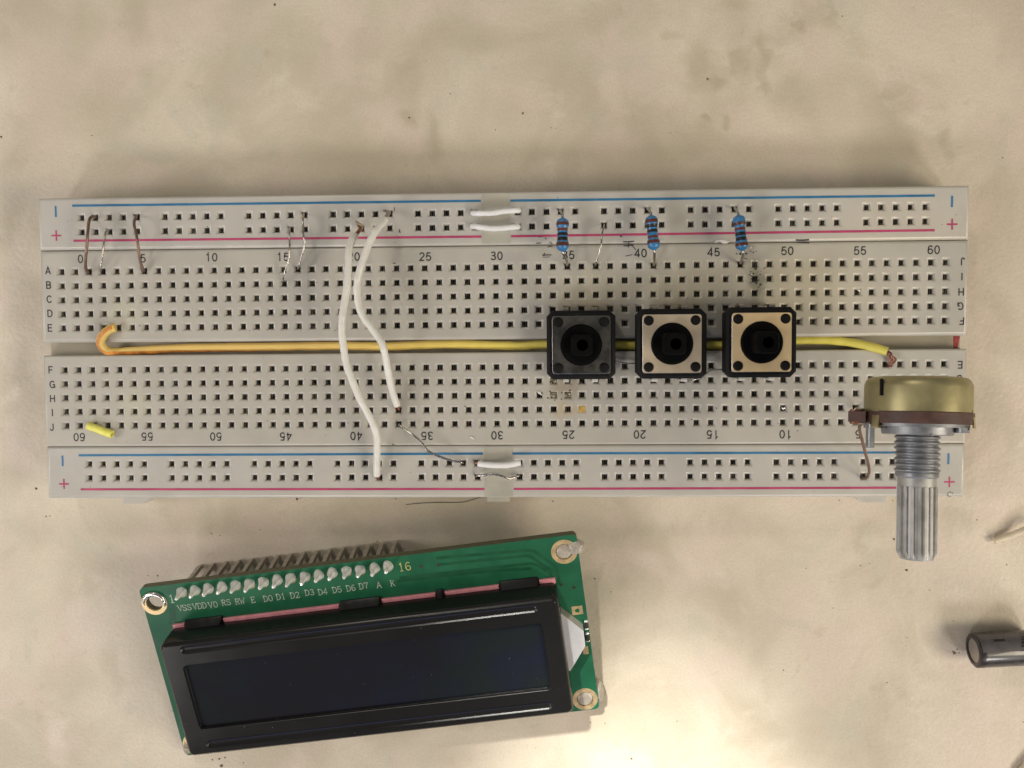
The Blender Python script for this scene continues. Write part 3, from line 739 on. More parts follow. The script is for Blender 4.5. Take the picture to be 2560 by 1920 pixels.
insulated("jumper_wire", "lower of two short white jumper wires across the upper rail's beige gap", [
    [(-4.04, 21.21, 8.20), (-3.90, 21.12, 9.20), (-3.15, 20.94, 9.90), (-1.92, 20.74, 10.10), (-0.50, 20.58, 10.10), (1.13, 20.60, 10.10), (3.16, 20.77, 10.00), (3.92, 20.88, 9.70), (4.02, 20.92, 9.00)]], .5, M_white2)
insulated("jumper_wire", "short white jumper wire with nicked end on the lower rail above a silver wire", [
    [(-3.37, -21.00, 9.30), (-1.94, -21.13, 9.60), (-0.28, -21.24, 9.70), (1.37, -21.25, 9.70), (2.82, -21.07, 9.80), (3.75, -20.85, 9.90), (4.26, -20.81, 9.90)],
    ([(-3.98, -21.27, 6.80), (-3.86, -20.94, 8.80), (-3.63, -20.93, 9.20), (-3.10, -21.02, 9.30)], .3, M_strand, "bare_end")], .54, M_white2)

yw = [(-68.45, 3.81, 9.50), (-69.08, 3.69, 9.60), (-69.94, 3.21, 9.60), (-70.82, 2.39, 9.50), (-71.38, 1.35, 9.30), (-71.34, 0.41, 8.80), (-70.91, -0.27, 8.10), (-69.82, -0.54, 7.50), (-68.13, -0.52, 7.00), (-63.91, -0.25, 6.80), (-57.46, 0.04, 6.80), (-48.90, 0.12, 6.80), (-39.95, 0.15, 6.80),
      (-34.56, 0.20, 6.80), (-28.18, 0.23, 6.90), (-21.85, 0.06, 6.90), (-18.48, 0.05, 6.90), (-13.43, 0.28, 6.90), (-7.14, 0.32, 6.90), (1.21, 0.04, 6.80), (4.83, -0.03, 6.80), (9.00, 0.19, 6.90), (22.47, -0.04, 6.90), (38.93, -0.21, 6.90),
      (50.88, 0.48, 6.90), (56.35, 0.60, 7.00), (59.94, 0.45, 7.20), (63.18, 0.02, 7.80), (65.88, -0.65, 8.70), (68.28, -1.50, 9.70)]
t, sl, prof, rs = insulated("yellow_wire", "long yellow wire with orange stripe along the groove, hooked and frayed at its ends", [yw], .78, M_yellow, 16)
def off_angle(i):
    k = i / 7.0
    keys = [(0.5, .1), (3, .1), (5, .1), (6, -.3), (7, -.7), (8, -.65), (9, -.35), (10, -.05), (11, .2), (12, .45), (13, .65), (14, .65)]
    for (a, x), (b, y) in zip(keys, keys[1:]):
        if a <= k <= b: return x + (y - x) * (k - a) / (b - a)
    return keys[-1][1] if k > 14 else .1
idx = list(range(4, 97))
MB().tube([prof[i] for i in idx], [rs[i] + .012 for i in idx], 4, 0, False, [off_angle(i) - .42 for i in idx], [off_angle(i) + .42 for i in idx]).build("orange_stripe", M_orange, sl, 60)
MB().lathe([(0, .52), (.02, .5), (.01, .0)], tuple(prof[-1]), tuple(prof[-1] - prof[-2]), 14).build("wire_core", M_strand, sl, 60)
e = prof[-1]
for k in range(9):
    j = lambda s=.35: random.uniform(-s, s)
    w1, w2, w3 = (68.80, -2.03, 9.60), (69.36, -2.78, 9.50), (69.21, -3.88, 8.60)
    pts = [tuple(e + Vector((-.2, j(.25), j(.25)))), (w1[0] + j(), w1[1] + j(), w1[2] + j(.3)), (w2[0] + j(.6), w2[1] + j(), w2[2] + j(.4)), (w3[0] + j(.6), w3[1] + j(.3), w3[2] + j(.3)), ((69.25, -3.91, 7.60)[0] + j(.2), w3[1] + j(.15), 7.4)]
    MB().tube(smooth(pts, 5), .11, 6).build("copper_strand", M_strand, t, 60)

p0, p1 = Vector((-74.25, -13.84, 9.23)), Vector((-69.78, -15.50, 9.23))
ax = p1 - p0; ln = ax.length
sc_ = MB().lathe([(0.25, .45), (0, .46), (.0, .70), (.12, .73), (ln * .5, .71), (ln - .1, .74), (ln, .70), (ln, .44), (ln - 2.2, .42), (ln - 2.2, 0)], (0, 0, 0), ax, 18, 0, True, False)
o = sc_.build("insulation_offcut", M_yellow2, None, 40)
o.location = p0 * S
tag(o, "short cut piece of bright yellow insulation lying on row J beside the printed 60", "offcut")

# ------------------------------------------------------------------ potentiometer
M_can = mat("yellow_chromate_steel", (.42, .375, .20), .42, metal=.75, var=.28, scale=1.1, bump=.10, bscale=7)
M_phen = mat("brown_phenolic_board", (.085, .042, .034), .55, var=.25, scale=5, bump=.15)
M_zinc = mat("die_cast_zinc", (.30, .31, .33), .45, metal=.75, var=.14, scale=6, bump=.12, bscale=40)
M_shaft = mat("grey_aluminium_shaft", (.42, .415, .40), .5, metal=.55, var=.16, scale=5, bump=.1, bscale=40)
RPOT = Matrix.Rotation(rad(-1.7), 3, 'Z') @ Matrix.Rotation(rad(-5), 3, 'X')
pot = thing("potentiometer", "grey shafted potentiometer with yellowish metal can standing over the breadboard's end", "potentiometer", (63.3, -7.6, 34.5), None, RPOT)
FW = (0, -1, 0)
can = MB().lathe([(-2.7, 0), (-2.7, 4.5), (-2.62, 6.2), (-2.5, 6.65), (-2.2, 7.02), (-1.7, 7.27), (-1.2, 7.36), (2.35, 7.36), (2.4, 7.4), (2.45, 7.3)], (0, 0, 0), FW, 64).build("can", M_can, pot, 35)
for a in (20, 146, 236, 290):
    mb = MB().lathe([(2.0, 7.39), (4.7, 7.66), (4.85, 7.5), (4.85, 6.6), (4.65, 6.6), (4.6, 7.4), (2.0, 7.3)], (0, 0, 0), FW, 5, 0, False, False, rad(-a + 90 - 5.5), rad(-a + 90 + 5.5))
    mb.build("crimp_tab", M_can, can, 30)
a0 = rad(-a + 90)
MB().box(-6.7, -6.4, -.2, 2.2, 3.1, 3.72).build("can_slot", M_blk, can)   # dark slot cut in the can's shoulder
ph = MB().lathe([(2.46, 0), (2.46, 7.5), (4.1, 7.5), (4.1, 0)], (0, 0, 0), FW, 56)
cs, sn = math.cos(rad(207)), math.sin(rad(207))
def tongue(d, w, y): return (cs * d - sn * w, y, sn * d + cs * w)
for (d0, d1, w) in ((6.5, 8.9, 5.0),):
    vs = [tongue(d, ww, y) for y in (-2.5, -4.06) for (d, ww) in ((d0, -w), (d1, -w), (d1, w), (d0, w))]
    ph.add(vs, [(0, 1, 2, 3), (7, 6, 5, 4), (0, 4, 5, 1), (1, 5, 6, 2), (2, 6, 7, 3), (3, 7, 4, 0)])
ph.build("base_board", M_phen, pot, 35)
for k in (-1, 0, 1):
    mb = MB()
    p_, q_ = tongue(8.1, k * 4.0, -2.2), tongue(8.1, k * 4.0, -4.4)
    mb.lathe([(0, .55), (.1, .75), (2.05, .75), (2.2, .55)], p_, FW, 14)
    mb.build("terminal_rivet", M_strand if k else M_tin, pot, 40)
R5 = RPOT.inverted()
def to_pot(w): return tuple(R5 @ (Vector(w) - Vector((63.3, -7.6, 34.5))))
tw = tongue(11.6, 4.2, -4.3); tb = tongue(11.6, 4.2, -4.3)
wire = [tongue(11.6, -4.2, -4.1), tuple(Vector(tongue(11.9, -4.2, -4.6)))]
wire = [tongue(8.1, 4.0, -4.2)] + [to_pot(p_) for p_ in ((57.73, -13.11, 26.50), (59.21, -15.23, 23.50), (60.92, -17.54, 20.00), (63.14, -20.28, 15.50), (64.36, -22.00, 12.60), (65.01, -23.32, 10.20), (64.89, -23.84, 9.20), (64.70, -23.85, 8.60), (65.30, -24.10, 6.80))]
MB().tube(smooth(wire, 6), .25, 9).build("copper_lead", M_copper, pot, 60)
for k, hole in ((0, (XC[56], YR['I'])), (-1, (XC[57], YR['I']))):
    st = tongue(8.1, k * 4.0, -2.4)
    MB().tube(smooth([st, to_pot((hole[0] + .6, hole[1] + .8, 20)), to_pot((hole[0], hole[1], 12)), to_pot((hole[0], hole[1], 6.8))], 5), .28, 8).build("tin_lead", M_tin, pot, 60)
fp = MB().lathe([(4.1, 0), (4.1, 6.9), (4.55, 6.9), (4.6, 5.0), (5.6, 4.9), (5.75, 4.7), (5.75, 0)], (0, 0, 0), FW, 48)
fp.box(4.1, 5.6, -5.3, -4.2, -1.2, 4.3, 0, .2)
fp.box(-.12, .12, -5.82, -5.5, 3.7, 5.0, 0)
fp.build("front_plate", M_zinc, pot, 35)
pg = MB().box(-7.4, -5.0, -4.9, -4.2, -1.2, 1.2, 0, .15)
pg.box(-7.3, -6.4, -7.8, -4.5, -.5, .7, 0, .15)
pg.build("locating_peg", M_zinc, pot, 35)
prof_t = [(5.7, 2.9)]
for k in range(7):
    y = 6.1 + k * .8
    prof_t += [(y - .36, 2.8), (y - .06, 3.14), (y + .06, 3.14), (y + .36, 2.8)]
prof_t += [(11.2, 2.95), (11.35, 2.97), (11.75, 2.97), (12.0, 2.78), (12.0, 1.9)]
MB().lathe(prof_t, (0, 0, 0), FW, 48).build("threaded_bushing", M_zinc, pot, 28)
sh = MB().lathe([(11.9, 2.66), (13.2, 2.66), (13.25, 2.5)], (0, 0, 0), FW, 40)
nt_ = 18; rings = []
for y, k in ((13.2, 1.0), (22.8, 1.0), (23.6, .86), (23.85, .80)):
    rr = []
    for i in range(nt_):
        for da, r in ((0.05, 2.76), (.42, 2.76), (.55, 2.46), (.92, 2.46)):
            a = 2 * math.pi * (i + da) / nt_
            r_ = r if k == 1 else min(r, 2.76 * k)
            rr.append((r_ * math.sin(a), -y, r_ * math.cos(a)))
    rings.append(rr)
sh.loft(rings)
sh.build("knurled_shaft", M_shaft, pot, 25)

# ------------------------------------------------------------------ display module
M_pcb = mat("green_solder_mask", (.012, .115, .055), .48, var=.12, scale=2.2, bump=.03, bscale=20, spec=.3)
M_pcbe = mat("bare_board_edge", (.10, .095, .05), .6, var=.2, scale=10)
M_trace = mat("masked_copper_trace", (.008, .080, .036), .45, var=.1, scale=4, spec=.3)
M_gold = mat("gilded_pad", (.62, .47, .26), .45, metal=.6, var=.12, scale=8)
M_silk = mat("pale_silkscreen", (.37, .45, .38), .6, var=.25, scale=10)
M_silky = mat("yellowed_silkscreen", (.40, .42, .14), .6, var=.25, scale=10)
M_bez = mat("black_painted_steel", (.011, .0107, .0105), .24, var=.05, scale=1.0, bump=.012, bscale=30, spec=.3)
M_screen = bpy.data.materials.new("dark_display_glass")
M_pink = mat("pink_rubber_strip", (.72, .28, .32), .5, var=.1, scale=8, bump=.1)
M_bl = mat("white_light_guide", (.56, .555, .58), .4, var=.03, scale=6, sss=.2)
M_blside = mat("grey_light_guide_side", (.40, .39, .36), .4, var=.08, scale=6)
M_smd = mat("dark_chip_part", (.035, .032, .03), .4, var=.2)
M_glue = bpy.data.materials.new("cloudy_glue")
def special():
    M_screen.use_nodes = True
    nt = M_screen.node_tree; p = nt.nodes['Principled BSDF']
    co = nd(nt, 'ShaderNodeTexCoord').outputs['Object']
    n = noise(nt, co, .55, 3); n2 = noise(nt, co, .8, 3, .5, .4); n3 = noise(nt, co, 60, 2)
    c = mixc(nt, ramp(nt, n.outputs['Fac'], .35, .65), (.0135, .0135, .0185), (.013, .0155, .028))
    c = mixc(nt, ramp(nt, n2.outputs['Fac'], .5, .72, 0, .8), c, (.0125, .0185, .017))
    c = mixc(nt, ramp(nt, n3.outputs['Fac'], .4, .6, 0, .3), c, (.014, .014, .017))
    nt.links.new(c, p.inputs['Base Color'])
    p.inputs['Roughness'].default_value = .12
    p.inputs['Specular IOR Level'].default_value = .2
    M_glue.use_nodes = True
    nt = M_glue.node_tree; p = nt.nodes['Principled BSDF']
    co = nd(nt, 'ShaderNodeTexCoord').outputs['Object']
    n = noise(nt, co, 6, 4)
    nt.links.new(mixc(nt, ramp(nt, n.outputs['Fac'], .35, .65), (.42, .37, .31), (.55, .50, .43)), p.inputs['Base Color'])
    p.inputs['Roughness'].default_value = .25
    p.inputs['Transmission Weight'].default_value = .12
    p.inputs['Alpha'].default_value = .88
    b = nd(nt, 'ShaderNodeBump'); b.inputs['Strength'].default_value = .4; b.inputs['Distance'].default_value = .03
    nt.links.new(n.outputs['Fac'], b.inputs['Height']); nt.links.new(b.outputs[0], p.inputs['Normal'])
special()

lcd = thing("display_module", "green circuit board with black framed dark display, propped on its row of pins", "display module", (-23.411, -55.843, 6.581), None, Matrix(((0.991948, -0.125133, 0.019535), (0.126366, 0.967574, -0.218706), (0.008466, 0.219413, 0.975595))))
mh = [(-37.85, 14.7), (37.45, 14.9), (37.55, -15.6), (-37.55, -15.6)]
pcb = MB()
pcb.plate(rrect(-40, 40, -18, 18, .9), [circ(x, y, 1.6, 26) for x, y in mh], -1.6, 0, 0, 1)
pcb = pcb.build("circuit_board", [M_pcb, M_pcbe], lcd, 30)
ZS = .02
for i, (x, y) in enumerate(mh):
    mb = MB(); n = 30
    oy = [(x + 2.35 * math.cos(2 * math.pi * k / n), max(-17.9, min(17.9, y + 2.35 * math.sin(2 * math.pi * k / n)))) for k in range(n)]
    mb.plate(oy, [circ(x, y, 1.55, n)], -.3, .05)
    mb.build("mounting_ring", M_gold, pcb, 30)
# solder crescent on the first ring
mb = MB()
x, y = mh[0]
mb.tube(smooth([(x + 1.95 * math.cos(a), y + 1.95 * math.sin(a), .1) for a in (3.25, 2.7, 2.1, 1.5, .9, .3, -.25, -.45)], 5), [.08 + .4 * math.sin(math.pi * min(1, max(0, k / 35))) for k in range(36)], 10)
mb.build("ring_solder", M_solder, pcb, 60)
# copper traces under the mask
for tr in ([(15.07, 15.38), (30.72, 14.99), (31.51, 14.70), (34.45, 11.73), (34.51, 10.57)], [(14.66, 16.70), (31.27, 16.01), (32.26, 15.65), (35.57, 12.27), (35.79, 10.39), (35.72, 8.55)],
           [(7.41, 13.75), (31.34, 13.41), (32.32, 12.94), (33.81, 11.58)], [(6.87, 13.13), (13.65, 13.14), (24.98, 12.89), (31.20, 12.40)],
           [(-35.35, 14.12), (-35.30, 11.72), (-36.13, 10.15)], [(-34.71, 14.50), (-34.65, 12.12), (-35.11, 10.74)]):
    MB().ribbon(tr, .55, ZS).build("copper_trace", M_trace, pcb, 0)
vm = MB()
for k in range(3): pass
for v in ((11.65, 15.45), (14.82, 15.34), (36.03, 8.50), (38.29, 7.66)):
    MB().lathe([(0, .32), (.03, .3), (.02, .12)], (v[0], v[1], .005), (0, 0, 1), 12).build("via", M_smd, pcb, 30)

# header: plastic strip below, sixteen pins, sixteen solder cones
HX = [-32.38 + 2.548 * i for i in range(16)]
HY = 16.35
MB().box(HX[0] - 1.27, HX[-1] + 1.27, HY - 1.7, HY + .55, -3.4, -1.62, 0, .2).build("header_strip", M_blk, lcd)
M_pin = mat("dull_pin_metal", (.40, .37, .31), .38, metal=.6, var=.2)
pins = MB().loft([rrect(-.24, .24, -.24, .24, 0, -10.05), rrect(-.38, .38, -.38, .38, 0, -9.5), rrect(-.38, .38, -.38, .38, 0, -1.3), rrect(-.30, .30, -.30, .30, 0, .6)]).mesh("pin", M_pin, 30)
M_joint = mat('solder_cone_metal', (.95, .93, .87), .22, metal=.4, var=.12, scale=8, bump=.3, bscale=12)
cones = []
for v in range(4):
    mb = MB(); n = 14; rings = []
    for z, r in ((0, 1.06), (.15, 1.0), (.5, .86 + .03 * v), (1.0, .68), (1.5, .53), (2.1, .42), (2.6, .36), (3.0 - .12 * v, .24)):
        rings.append([(r * (1 + .10 * math.sin(3 * a + v) + random.uniform(-.05, .05)) * math.cos(a) * .9, r * (1 + .08 * math.cos(2 * a + v) + random.uniform(-.05, .05)) * math.sin(a) * .95, z * (1 + random.uniform(-.03, .03))) for a in [2 * math.pi * i / n for i in range(n)]])
    mb.loft(rings, 0, False, True)
    cones.append(mb.mesh("solder_joint", M_joint, 50))
pads = MB().lathe([(0, 1.0), (.035, .98), (.03, .5)], (0, 0, 0), (0, 0, 1), 16).mesh("pad", mat("fluxed_pad", (.20, .15, .07), .35, metal=.5, var=.3), 30)
for i, x in enumerate(HX):
    o = link("pin", pins, lcd); o.location = Vector((x, HY, 0)) * S
    o = link("solder_joint", cones[i % 4], lcd); o.location = Vector((x + random.uniform(-.06, .06), HY + random.uniform(-.08, .08), 0)) * S
    o.rotation_euler = (0, 0, random.uniform(-.35, .35)); o.scale = (1, 1, random.uniform(.9, 1.08))
    q = link("solder_pad", pads, o); q.location = (0, -.015, 0)

# silkscreen: a small serif stroke alphabet on a 10 x 14 grid
G = {
 'V': [[(-1, 14), (2.4, 14)], [(.7, 14), (5, 0), (9.3, 14)], [(7.6, 14), (11, 14)]],
 'S': [[(8.6, 10.4), (8.2, 12.8), (5.5, 14), (2.4, 13.4), (1, 11), (2, 8.4), (5, 7.2), (8, 5.8), (9, 3.2), (7.6, .8), (4.6, 0), (1.6, 1), (1, 3.6)]],
 'D': [[(0, 0), (5, 0), (8.4, 2), (9.6, 5.4), (9.6, 8.6), (8.4, 12), (5, 14), (0, 14)], [(2, .7), (2, 13.3)]],
 '0': [[(5, 14), (2.4, 13), (1.2, 9.6), (1.2, 4.4), (2.4, 1), (5, 0), (7.6, 1), (8.8, 4.4), (8.8, 9.6), (7.6, 13), (5, 14)]],
 'R': [[(0, 0), (4, 0)], [(2, .7), (2, 14), (6, 14), (8.4, 12.8), (9, 10.6), (8, 8.2), (5.6, 7.2), (2.7, 7.2)], [(5.4, 6.5), (8.6, .6), (10.6, 0)]],
 'W': [[(-1.5, 14), (1.5, 14)], [(0, 14), (2.6, 0), (5, 10), (7.4, 0), (10, 14)], [(8.5, 14), (11.5, 14)]],
 'E': [[(9.2, 3), (8.8, 0), (0, 0)], [(2, .7), (2, 13.3)], [(0, 14), (8.6, 14), (9, 11)], [(2.7, 7.3), (6.6, 7.3)], [(6.6, 8.8), (6.6, 5.6)]],
 '1': [[(2.4, 11.4), (5, 14), (5, .6)], [(2.4, 0), (7.6, 0)]],
 '2': [[(1.2, 10.6), (2.4, 13.2), (5, 14), (7.8, 13), (8.8, 10.4), (7.6, 7.6), (1, 0), (9, 0), (9.2, 2.6)]],
 '3': [[(1.2, 11.4), (3, 13.6), (6, 14), (8.4, 12.4), (8.2, 9.2), (5, 7.4), (8.4, 5.6), (9, 3), (7.2, .6), (4.2, 0), (1, 2)]],
 '4': [[(7, 0), (7, 14), (.6, 4), (9.8, 4)], [(4.8, -.1), (6.3, -.1)]],
 '5': [[(8.4, 14), (2, 14), (1.6, 7.4), (5, 8.8), (8, 7.4), (9, 4.4), (7.8, 1.2), (4.6, 0), (1, 1.8)]],
 '6': [[(8.4, 12.6), (6, 14), (3.2, 12.8), (1.4, 8.6), (1.4, 4), (3, .8), (5.4, 0), (8, 1.4), (8.8, 4.2), (7.6, 7), (5, 8), (2.2, 6.4)]],
 '7': [[(1, 11.4), (1, 14), (9, 14), (5.6, 6), (4.8, 0)]],
 'A': [[(-1, 0), (2.2, 0)], [(.6, .7), (5, 14), (9.4, .7)], [(7.8, 0), (11, 0)], [(2.4, 4.6), (7.6, 4.6)]],
 'K': [[(0, 0), (4, 0)], [(2, .7), (2, 13.4)], [(0, 14), (4, 14)], [(9, 14), (2.8, 6.4)], [(4.6, 8.4), (8.6, .8), (10.6, 0)]],
}
def silk(s, pos, h, m, w=.17, adv=12.5, tilt=0.0):
    mb = MB(); k = h / 14; n = len(s)
    W_ = (n - 1) * adv + 10
    q = 0
    for i, ch in enumerate(s):
        for st in G[ch]:
            pts = [((i * adv + x - W_ / 2) * k, (y - 7) * k) for x, y in st]
            mb.ribbon(pts, w, q * .0015); q += 1
    o = mb.build("printed_label", m, pcb, 0, (0, 0, 0))
    o.location = (pos[0] * S, pos[1] * S, .035 * S)
    o.rotation_euler = (0, 0, tilt)
LBL = [('VSS', (-32.57, 13.08)), ('VDD', (-29.78, 13.08)), ('V0', (-27.26, 12.98)), ('RS', (-24.78, 13.12)), ('RW', (-22.27, 13.02)), ('E', (-19.80, 12.98)), ('D0', (-17.02, 12.89)), ('D1', (-14.63, 12.94)), ('D2', (-12.03, 12.88)),
       ('D3', (-9.28, 13.07)), ('D4', (-6.85, 12.89)), ('D5', (-4.21, 12.95)), ('D6', (-1.65, 12.94)), ('D7', (0.70, 13.04)), ('A', (3.49, 12.88)), ('K', (5.98, 12.90))]
for s, p_ in LBL: silk(s, p_, 1.14, M_silk, .13, 10.6 if len(s) == 3 else 11.5)
silk('1', (-34.49, 15.14), 1.5, M_silk, .16)
silk('16', (8.73, 15.84), 1.55, M_silky, .17, 11)

# bezel
HB = 6.2
bx0, bx1, by0, by1 = -36.05, 35.4, -14.05, 9.55
bz = MB()
OUT = [(.0, HB - .9), (.07, HB - .55), (.27, HB - .22), (.6, HB)]
win = rrect(-32.7, 32.05, -8.55, 5.0, .9, None, 6)
def capsule(x0, x1, y, w): return rrect(x0, x1, y - w / 2, y + w / 2, w / 2 - .01, None, 6)
gr = [(-32.3, 31.7, 8.0), (-32.2, 31.75, -11.7)]
loops = [capsule(x0, x1, y, 1.7) for x0, x1, y in gr]
top_o = rrect(bx0 + .6, bx1 - .6, by0 + .6, by1 - .6, .6, None, 5)
tri = tessellate_polygon([[Vector((x, y, 0)) for x, y in l] for l in [top_o, win] + loops])
flat = [p_ for l in [top_o, win] + loops for p_ in l]
def up(t_):
    a, b, c = (flat[i] for i in t_)
    return t_ if (b[0] - a[0]) * (c[1] - a[1]) - (b[1] - a[1]) * (c[0] - a[0]) > 0 else (t_[0], t_[2], t_[1])
bz.add([(x, y, HB) for x, y in flat], [up(t_) for t_ in tri])
rings = [rrect(bx0 + o_, bx1 - o_, by0 + o_, by1 - o_, max(.6, 1.2 - o_), z, 5) for o_, z in [(0, .55)] + OUT]
bz.loft(rings, 0, False, False)
def inset(loop_fn, steps):
    rr = [[(x, y, z) for x, y in loop_fn(o_)] for o_, z in steps]
    n = len(rr[0])
    bz.add([p_ for r in rr for p_ in r], [(k * n + i, k * n + (i + 1) % n, (k + 1) * n + (i + 1) % n, (k + 1) * n + i) for k in range(len(rr) - 1) for i in range(n)])
    return rr[-1]
inset(lambda o_: rrect(-32.7 + o_, 32.05 - o_, -8.55 + o_, 5.0 - o_, max(.3, .9 - o_), None, 6), [(0, HB), (.06, HB - .06), (.16, HB - .25), (.2, HB - .9)])
for x0, x1, y in gr:
    last = inset(lambda o_: rrect(x0 + o_, x1 - o_, y - .85 + o_, y + .85 - o_, max(.05, .84 - o_), None, 6), [(0, HB), (.08, HB - .05), (.22, HB - .22), (.4, HB - .34), (.66, HB - .38)])
    bz.add(last, [tuple(range(len(last)))])
for xa, xb, prot in ((-33.1, -26.0, 1.15), (-4.2, 3.45, 1.15), (25.1, 32.2, 1.2), (13.55, 15.0, 1.1)):
    bz.loft([rrect(xa, xb, by1 - .4, by1 + prot, .35, .05), rrect(xa, xb, by1 - .4, by1 + prot, .35, .35), rrect(xa + .15, xb - .15, by1 - .4, by1 + prot - .3, .3, .7), rrect(xa + .3, xb - .3, by1 - .4, by1 + .15, .2, 1.7)], 0, True, True)
for xa, xb in ((-33, -28), (-3, 3), (26, 31)):
    bz.box(xa, xb, by0 + .05, by0 + .6, -.1, .6)
bz.build("bezel", M_bez, lcd, 28)
MB().box(-32.6, 31.95, -8.45, 4.9, HB - 1.4, HB - .75).build("screen", M_screen, lcd)
for xa, xb in ((-35.4, -33.2), (-25.9, -4.3), (3.55, 13.45), (15.1, 25.0), (32.3, 35.2)):
    MB().box(xa, xb, by1 - .3, by1 + .62, .05, .62, 0, .1).build("rubber_strip", M_pink, lcd)
MB().box(-35.6, 35.0, by0 + .4, by1 - .2, .03, .9).build("inner_frame", M_blside, lcd)
bl = MB()
blp = [(35.02, 7.07), (35.57, 4.56), (38.99, 0.19), (38.94, -2.72), (35.73, -7.53), (35.04, -5.92)]
blp = [(34.6, blp[1][1] + .6), (34.6, blp[4][1] - .4), blp[4], blp[3], blp[2]]
blp = [(34.8, 4.45), (34.8, -7.7), (35.7, -7.55), (38.95, -2.85), (39.0, .2), (35.5, 4.15)]
bl.plate(blp, [], .05, 2.5, 0, 1)
bl.build("light_guide", [M_bl, M_blside], lcd, 30)
x, y = (38.34, 3.03)
MB().plate(rrect(x - 1.0, x + 1.0, y - .85, y + .85), [circ(x, y - .05, .42, 16)], 0, .05).build("gilded_pad", M_gold, pcb)
x, y = (38.88, -5.32)
MB().box(x - .5, x + .5, y - .8, y + .8, 0, .05).build("gilded_pad", M_gold, pcb)
for (zx, zy) in ((1950, 900), (1958, 1000)):
    pass
for (x, y) in ((39.62, 0.00), (39.54, -2.51)):
    sm = MB().box(x - .3, x + .3, y - .75, y + .75, .02, .5, 0, .1).build("chip_part", M_smd, pcb)
    for s_ in (-1, 1): MB().box(x - .31, x + .31, y + s_ * .75 - .18, y + s_ * .75 + .12, .02, .52, 0, .1).build("solder_cap", M_joint, sm)
def blob(name, m, par, pts, z0, h, n=None, k=3):
    """lumpy drop over an outline"""
    cx = sum(p_[0] for p_ in pts) / len(pts); cy = sum(p_[1] for p_ in pts) / len(pts)
    rings = []
    for f_, g in ((1, 0), (.93, .4), (.75, .75), (.45, .95), (.15, 1.0)):
        rings.append([(cx + (x - cx) * f_, cy + (y - cy) * f_, z0 + h * g * random.uniform(.85, 1.1)) for x, y in pts])
    return MB().loft(rings, 0, True, True).build(name, m, par, 80)
def wob(cx, cy, rx, ry, n=22, j=.12):
    return [(cx + rx * math.cos(2 * math.pi * i / n) * random.uniform(1 - j, 1 + j), cy + ry * math.sin(2 * math.pi * i / n) * random.uniform(1 - j, 1 + j)) for i in range(n)]
blob("glue_blob", M_glue, lcd, wob(mh[1][0], mh[1][1], 1.52, 1.52, 24, .02), -.3, .36)
blob("glue_blob", M_glue, lcd, wob(39.6, 15.3, 1.7, 1.5), -.6, 1.1)
blob("glue_blob", M_glue, lcd, wob(mh[2][0], mh[2][1], 1.52, 1.52, 24, .02), -.3, .36)
blob("glue_blob", M_glue, lcd, wob(40.0, -15.6, 1.25, 2.6), -2.4, 2.2)
blob("glue_blob", M_glue, lcd, wob(-39.5, -16.4, .8, 2.0), -1.2, 1.6)
M_epoxy = mat("black_epoxy", (.015, .015, .015), .4)
for x in (-18, 12): blob("chip_blob", M_epoxy, lcd, wob(x, -12, 5, 4), -2.5, .9)
for x in (-30, 0, 30): MB().box(x - 1.5, x + 1.5, -17.6, -16.2, -2.63, -1.6).build("rear_foot", M_solder, lcd)

# pale flecks added as tiny painted glints on the frame and the glass
M_glint = mat("pale_glint_fleck", (.24, .235, .23), .8, var=.2)
du = MB()
for k in range(26):
    x, y = random.uniform(-35, 34.5), random.uniform(-13, 8.8)
    z = HB - .75 if (-32 < x < 31.4 and -7.8 < y < 4.3) else HB
    if z == HB and (abs(y - 8.0) < 1.1 or abs(y + 11.7) < 1.1): continue
    lump(du, x, y, z, random.choice((.03, .04, .05, .07)), .04, 0, 5)
o = du.build("glint_flecks", M_glint, lcd, 0); o['kind'] = 'stuff'
gm = MB()
for k in range(120):
    x, y = random.uniform(-81, 81), random.uniform(-26.5, 26.5)
    if abs(y) < 1.5 or 17.4 < abs(y) < 18.2: continue
    xa = min(abs(x - q) for q in XC)
    if xa < .8 and abs(y) < 15.5: continue
    lump(gm, x, y, ZT - .01, random.choice((.05, .06, .08, .1)), .04, 0, 5)
o = gm.build("grime_speck", M_soot, strip, 0); o['kind'] = 'stuff'

# ------------------------------------------------------------------ capacitor, offcuts, scraps
M_slv = mat("dark_capacitor_sleeve", (.022, .017, .019), .32, var=.15, scale=4, coat=.3)
M_stp = mat("grey_sleeve_stripe", (.105, .096, .10), .3, var=.12, scale=5, coat=.2)
M_alu = mat("satin_aluminium", (.46, .43, .40), .42, metal=.9, var=.08, scale=6)
c0 = Vector((86.94, -56.71, 3.20))
ca = rad(3.4)
cap = thing("capacitor", "dark electrolytic capacitor with grey minus stripe lying at the table's edge of view", "capacitor", (c0.x, c0.y, 0))
cax = (math.cos(ca), math.sin(ca), 0)
slv = MB().lathe([(.25, 2.15), (.08, 2.2), (0, 2.45), (.05, 2.8), (.3, 3.08), (.8, 3.15), (1.3, 3.15), (1.5, 3.12), (11, 3.15), (11.4, 3.0), (11.4, 1.5)], c0, cax, 48, 0, False, True).build("sleeve", M_slv, cap, 40)
MB().lathe([(.3, 0), (.3, 1.2), (.26, 2.18)], c0, cax, 32, 0, False, False).build("can_top", M_alu, cap, 40)
def cyl_patch(pts, r, m, name, par):
    """patch on the sleeve: (distance along, angle from the top towards the back)"""
    pass
MB().lathe([(.45, 3.135), (.8, 3.165), (1.3, 3.165), (11, 3.165)], c0, cax, 14, 0, False, False, rad(-78), rad(-12)).build("polarity_stripe", M_stp, slv, 60)
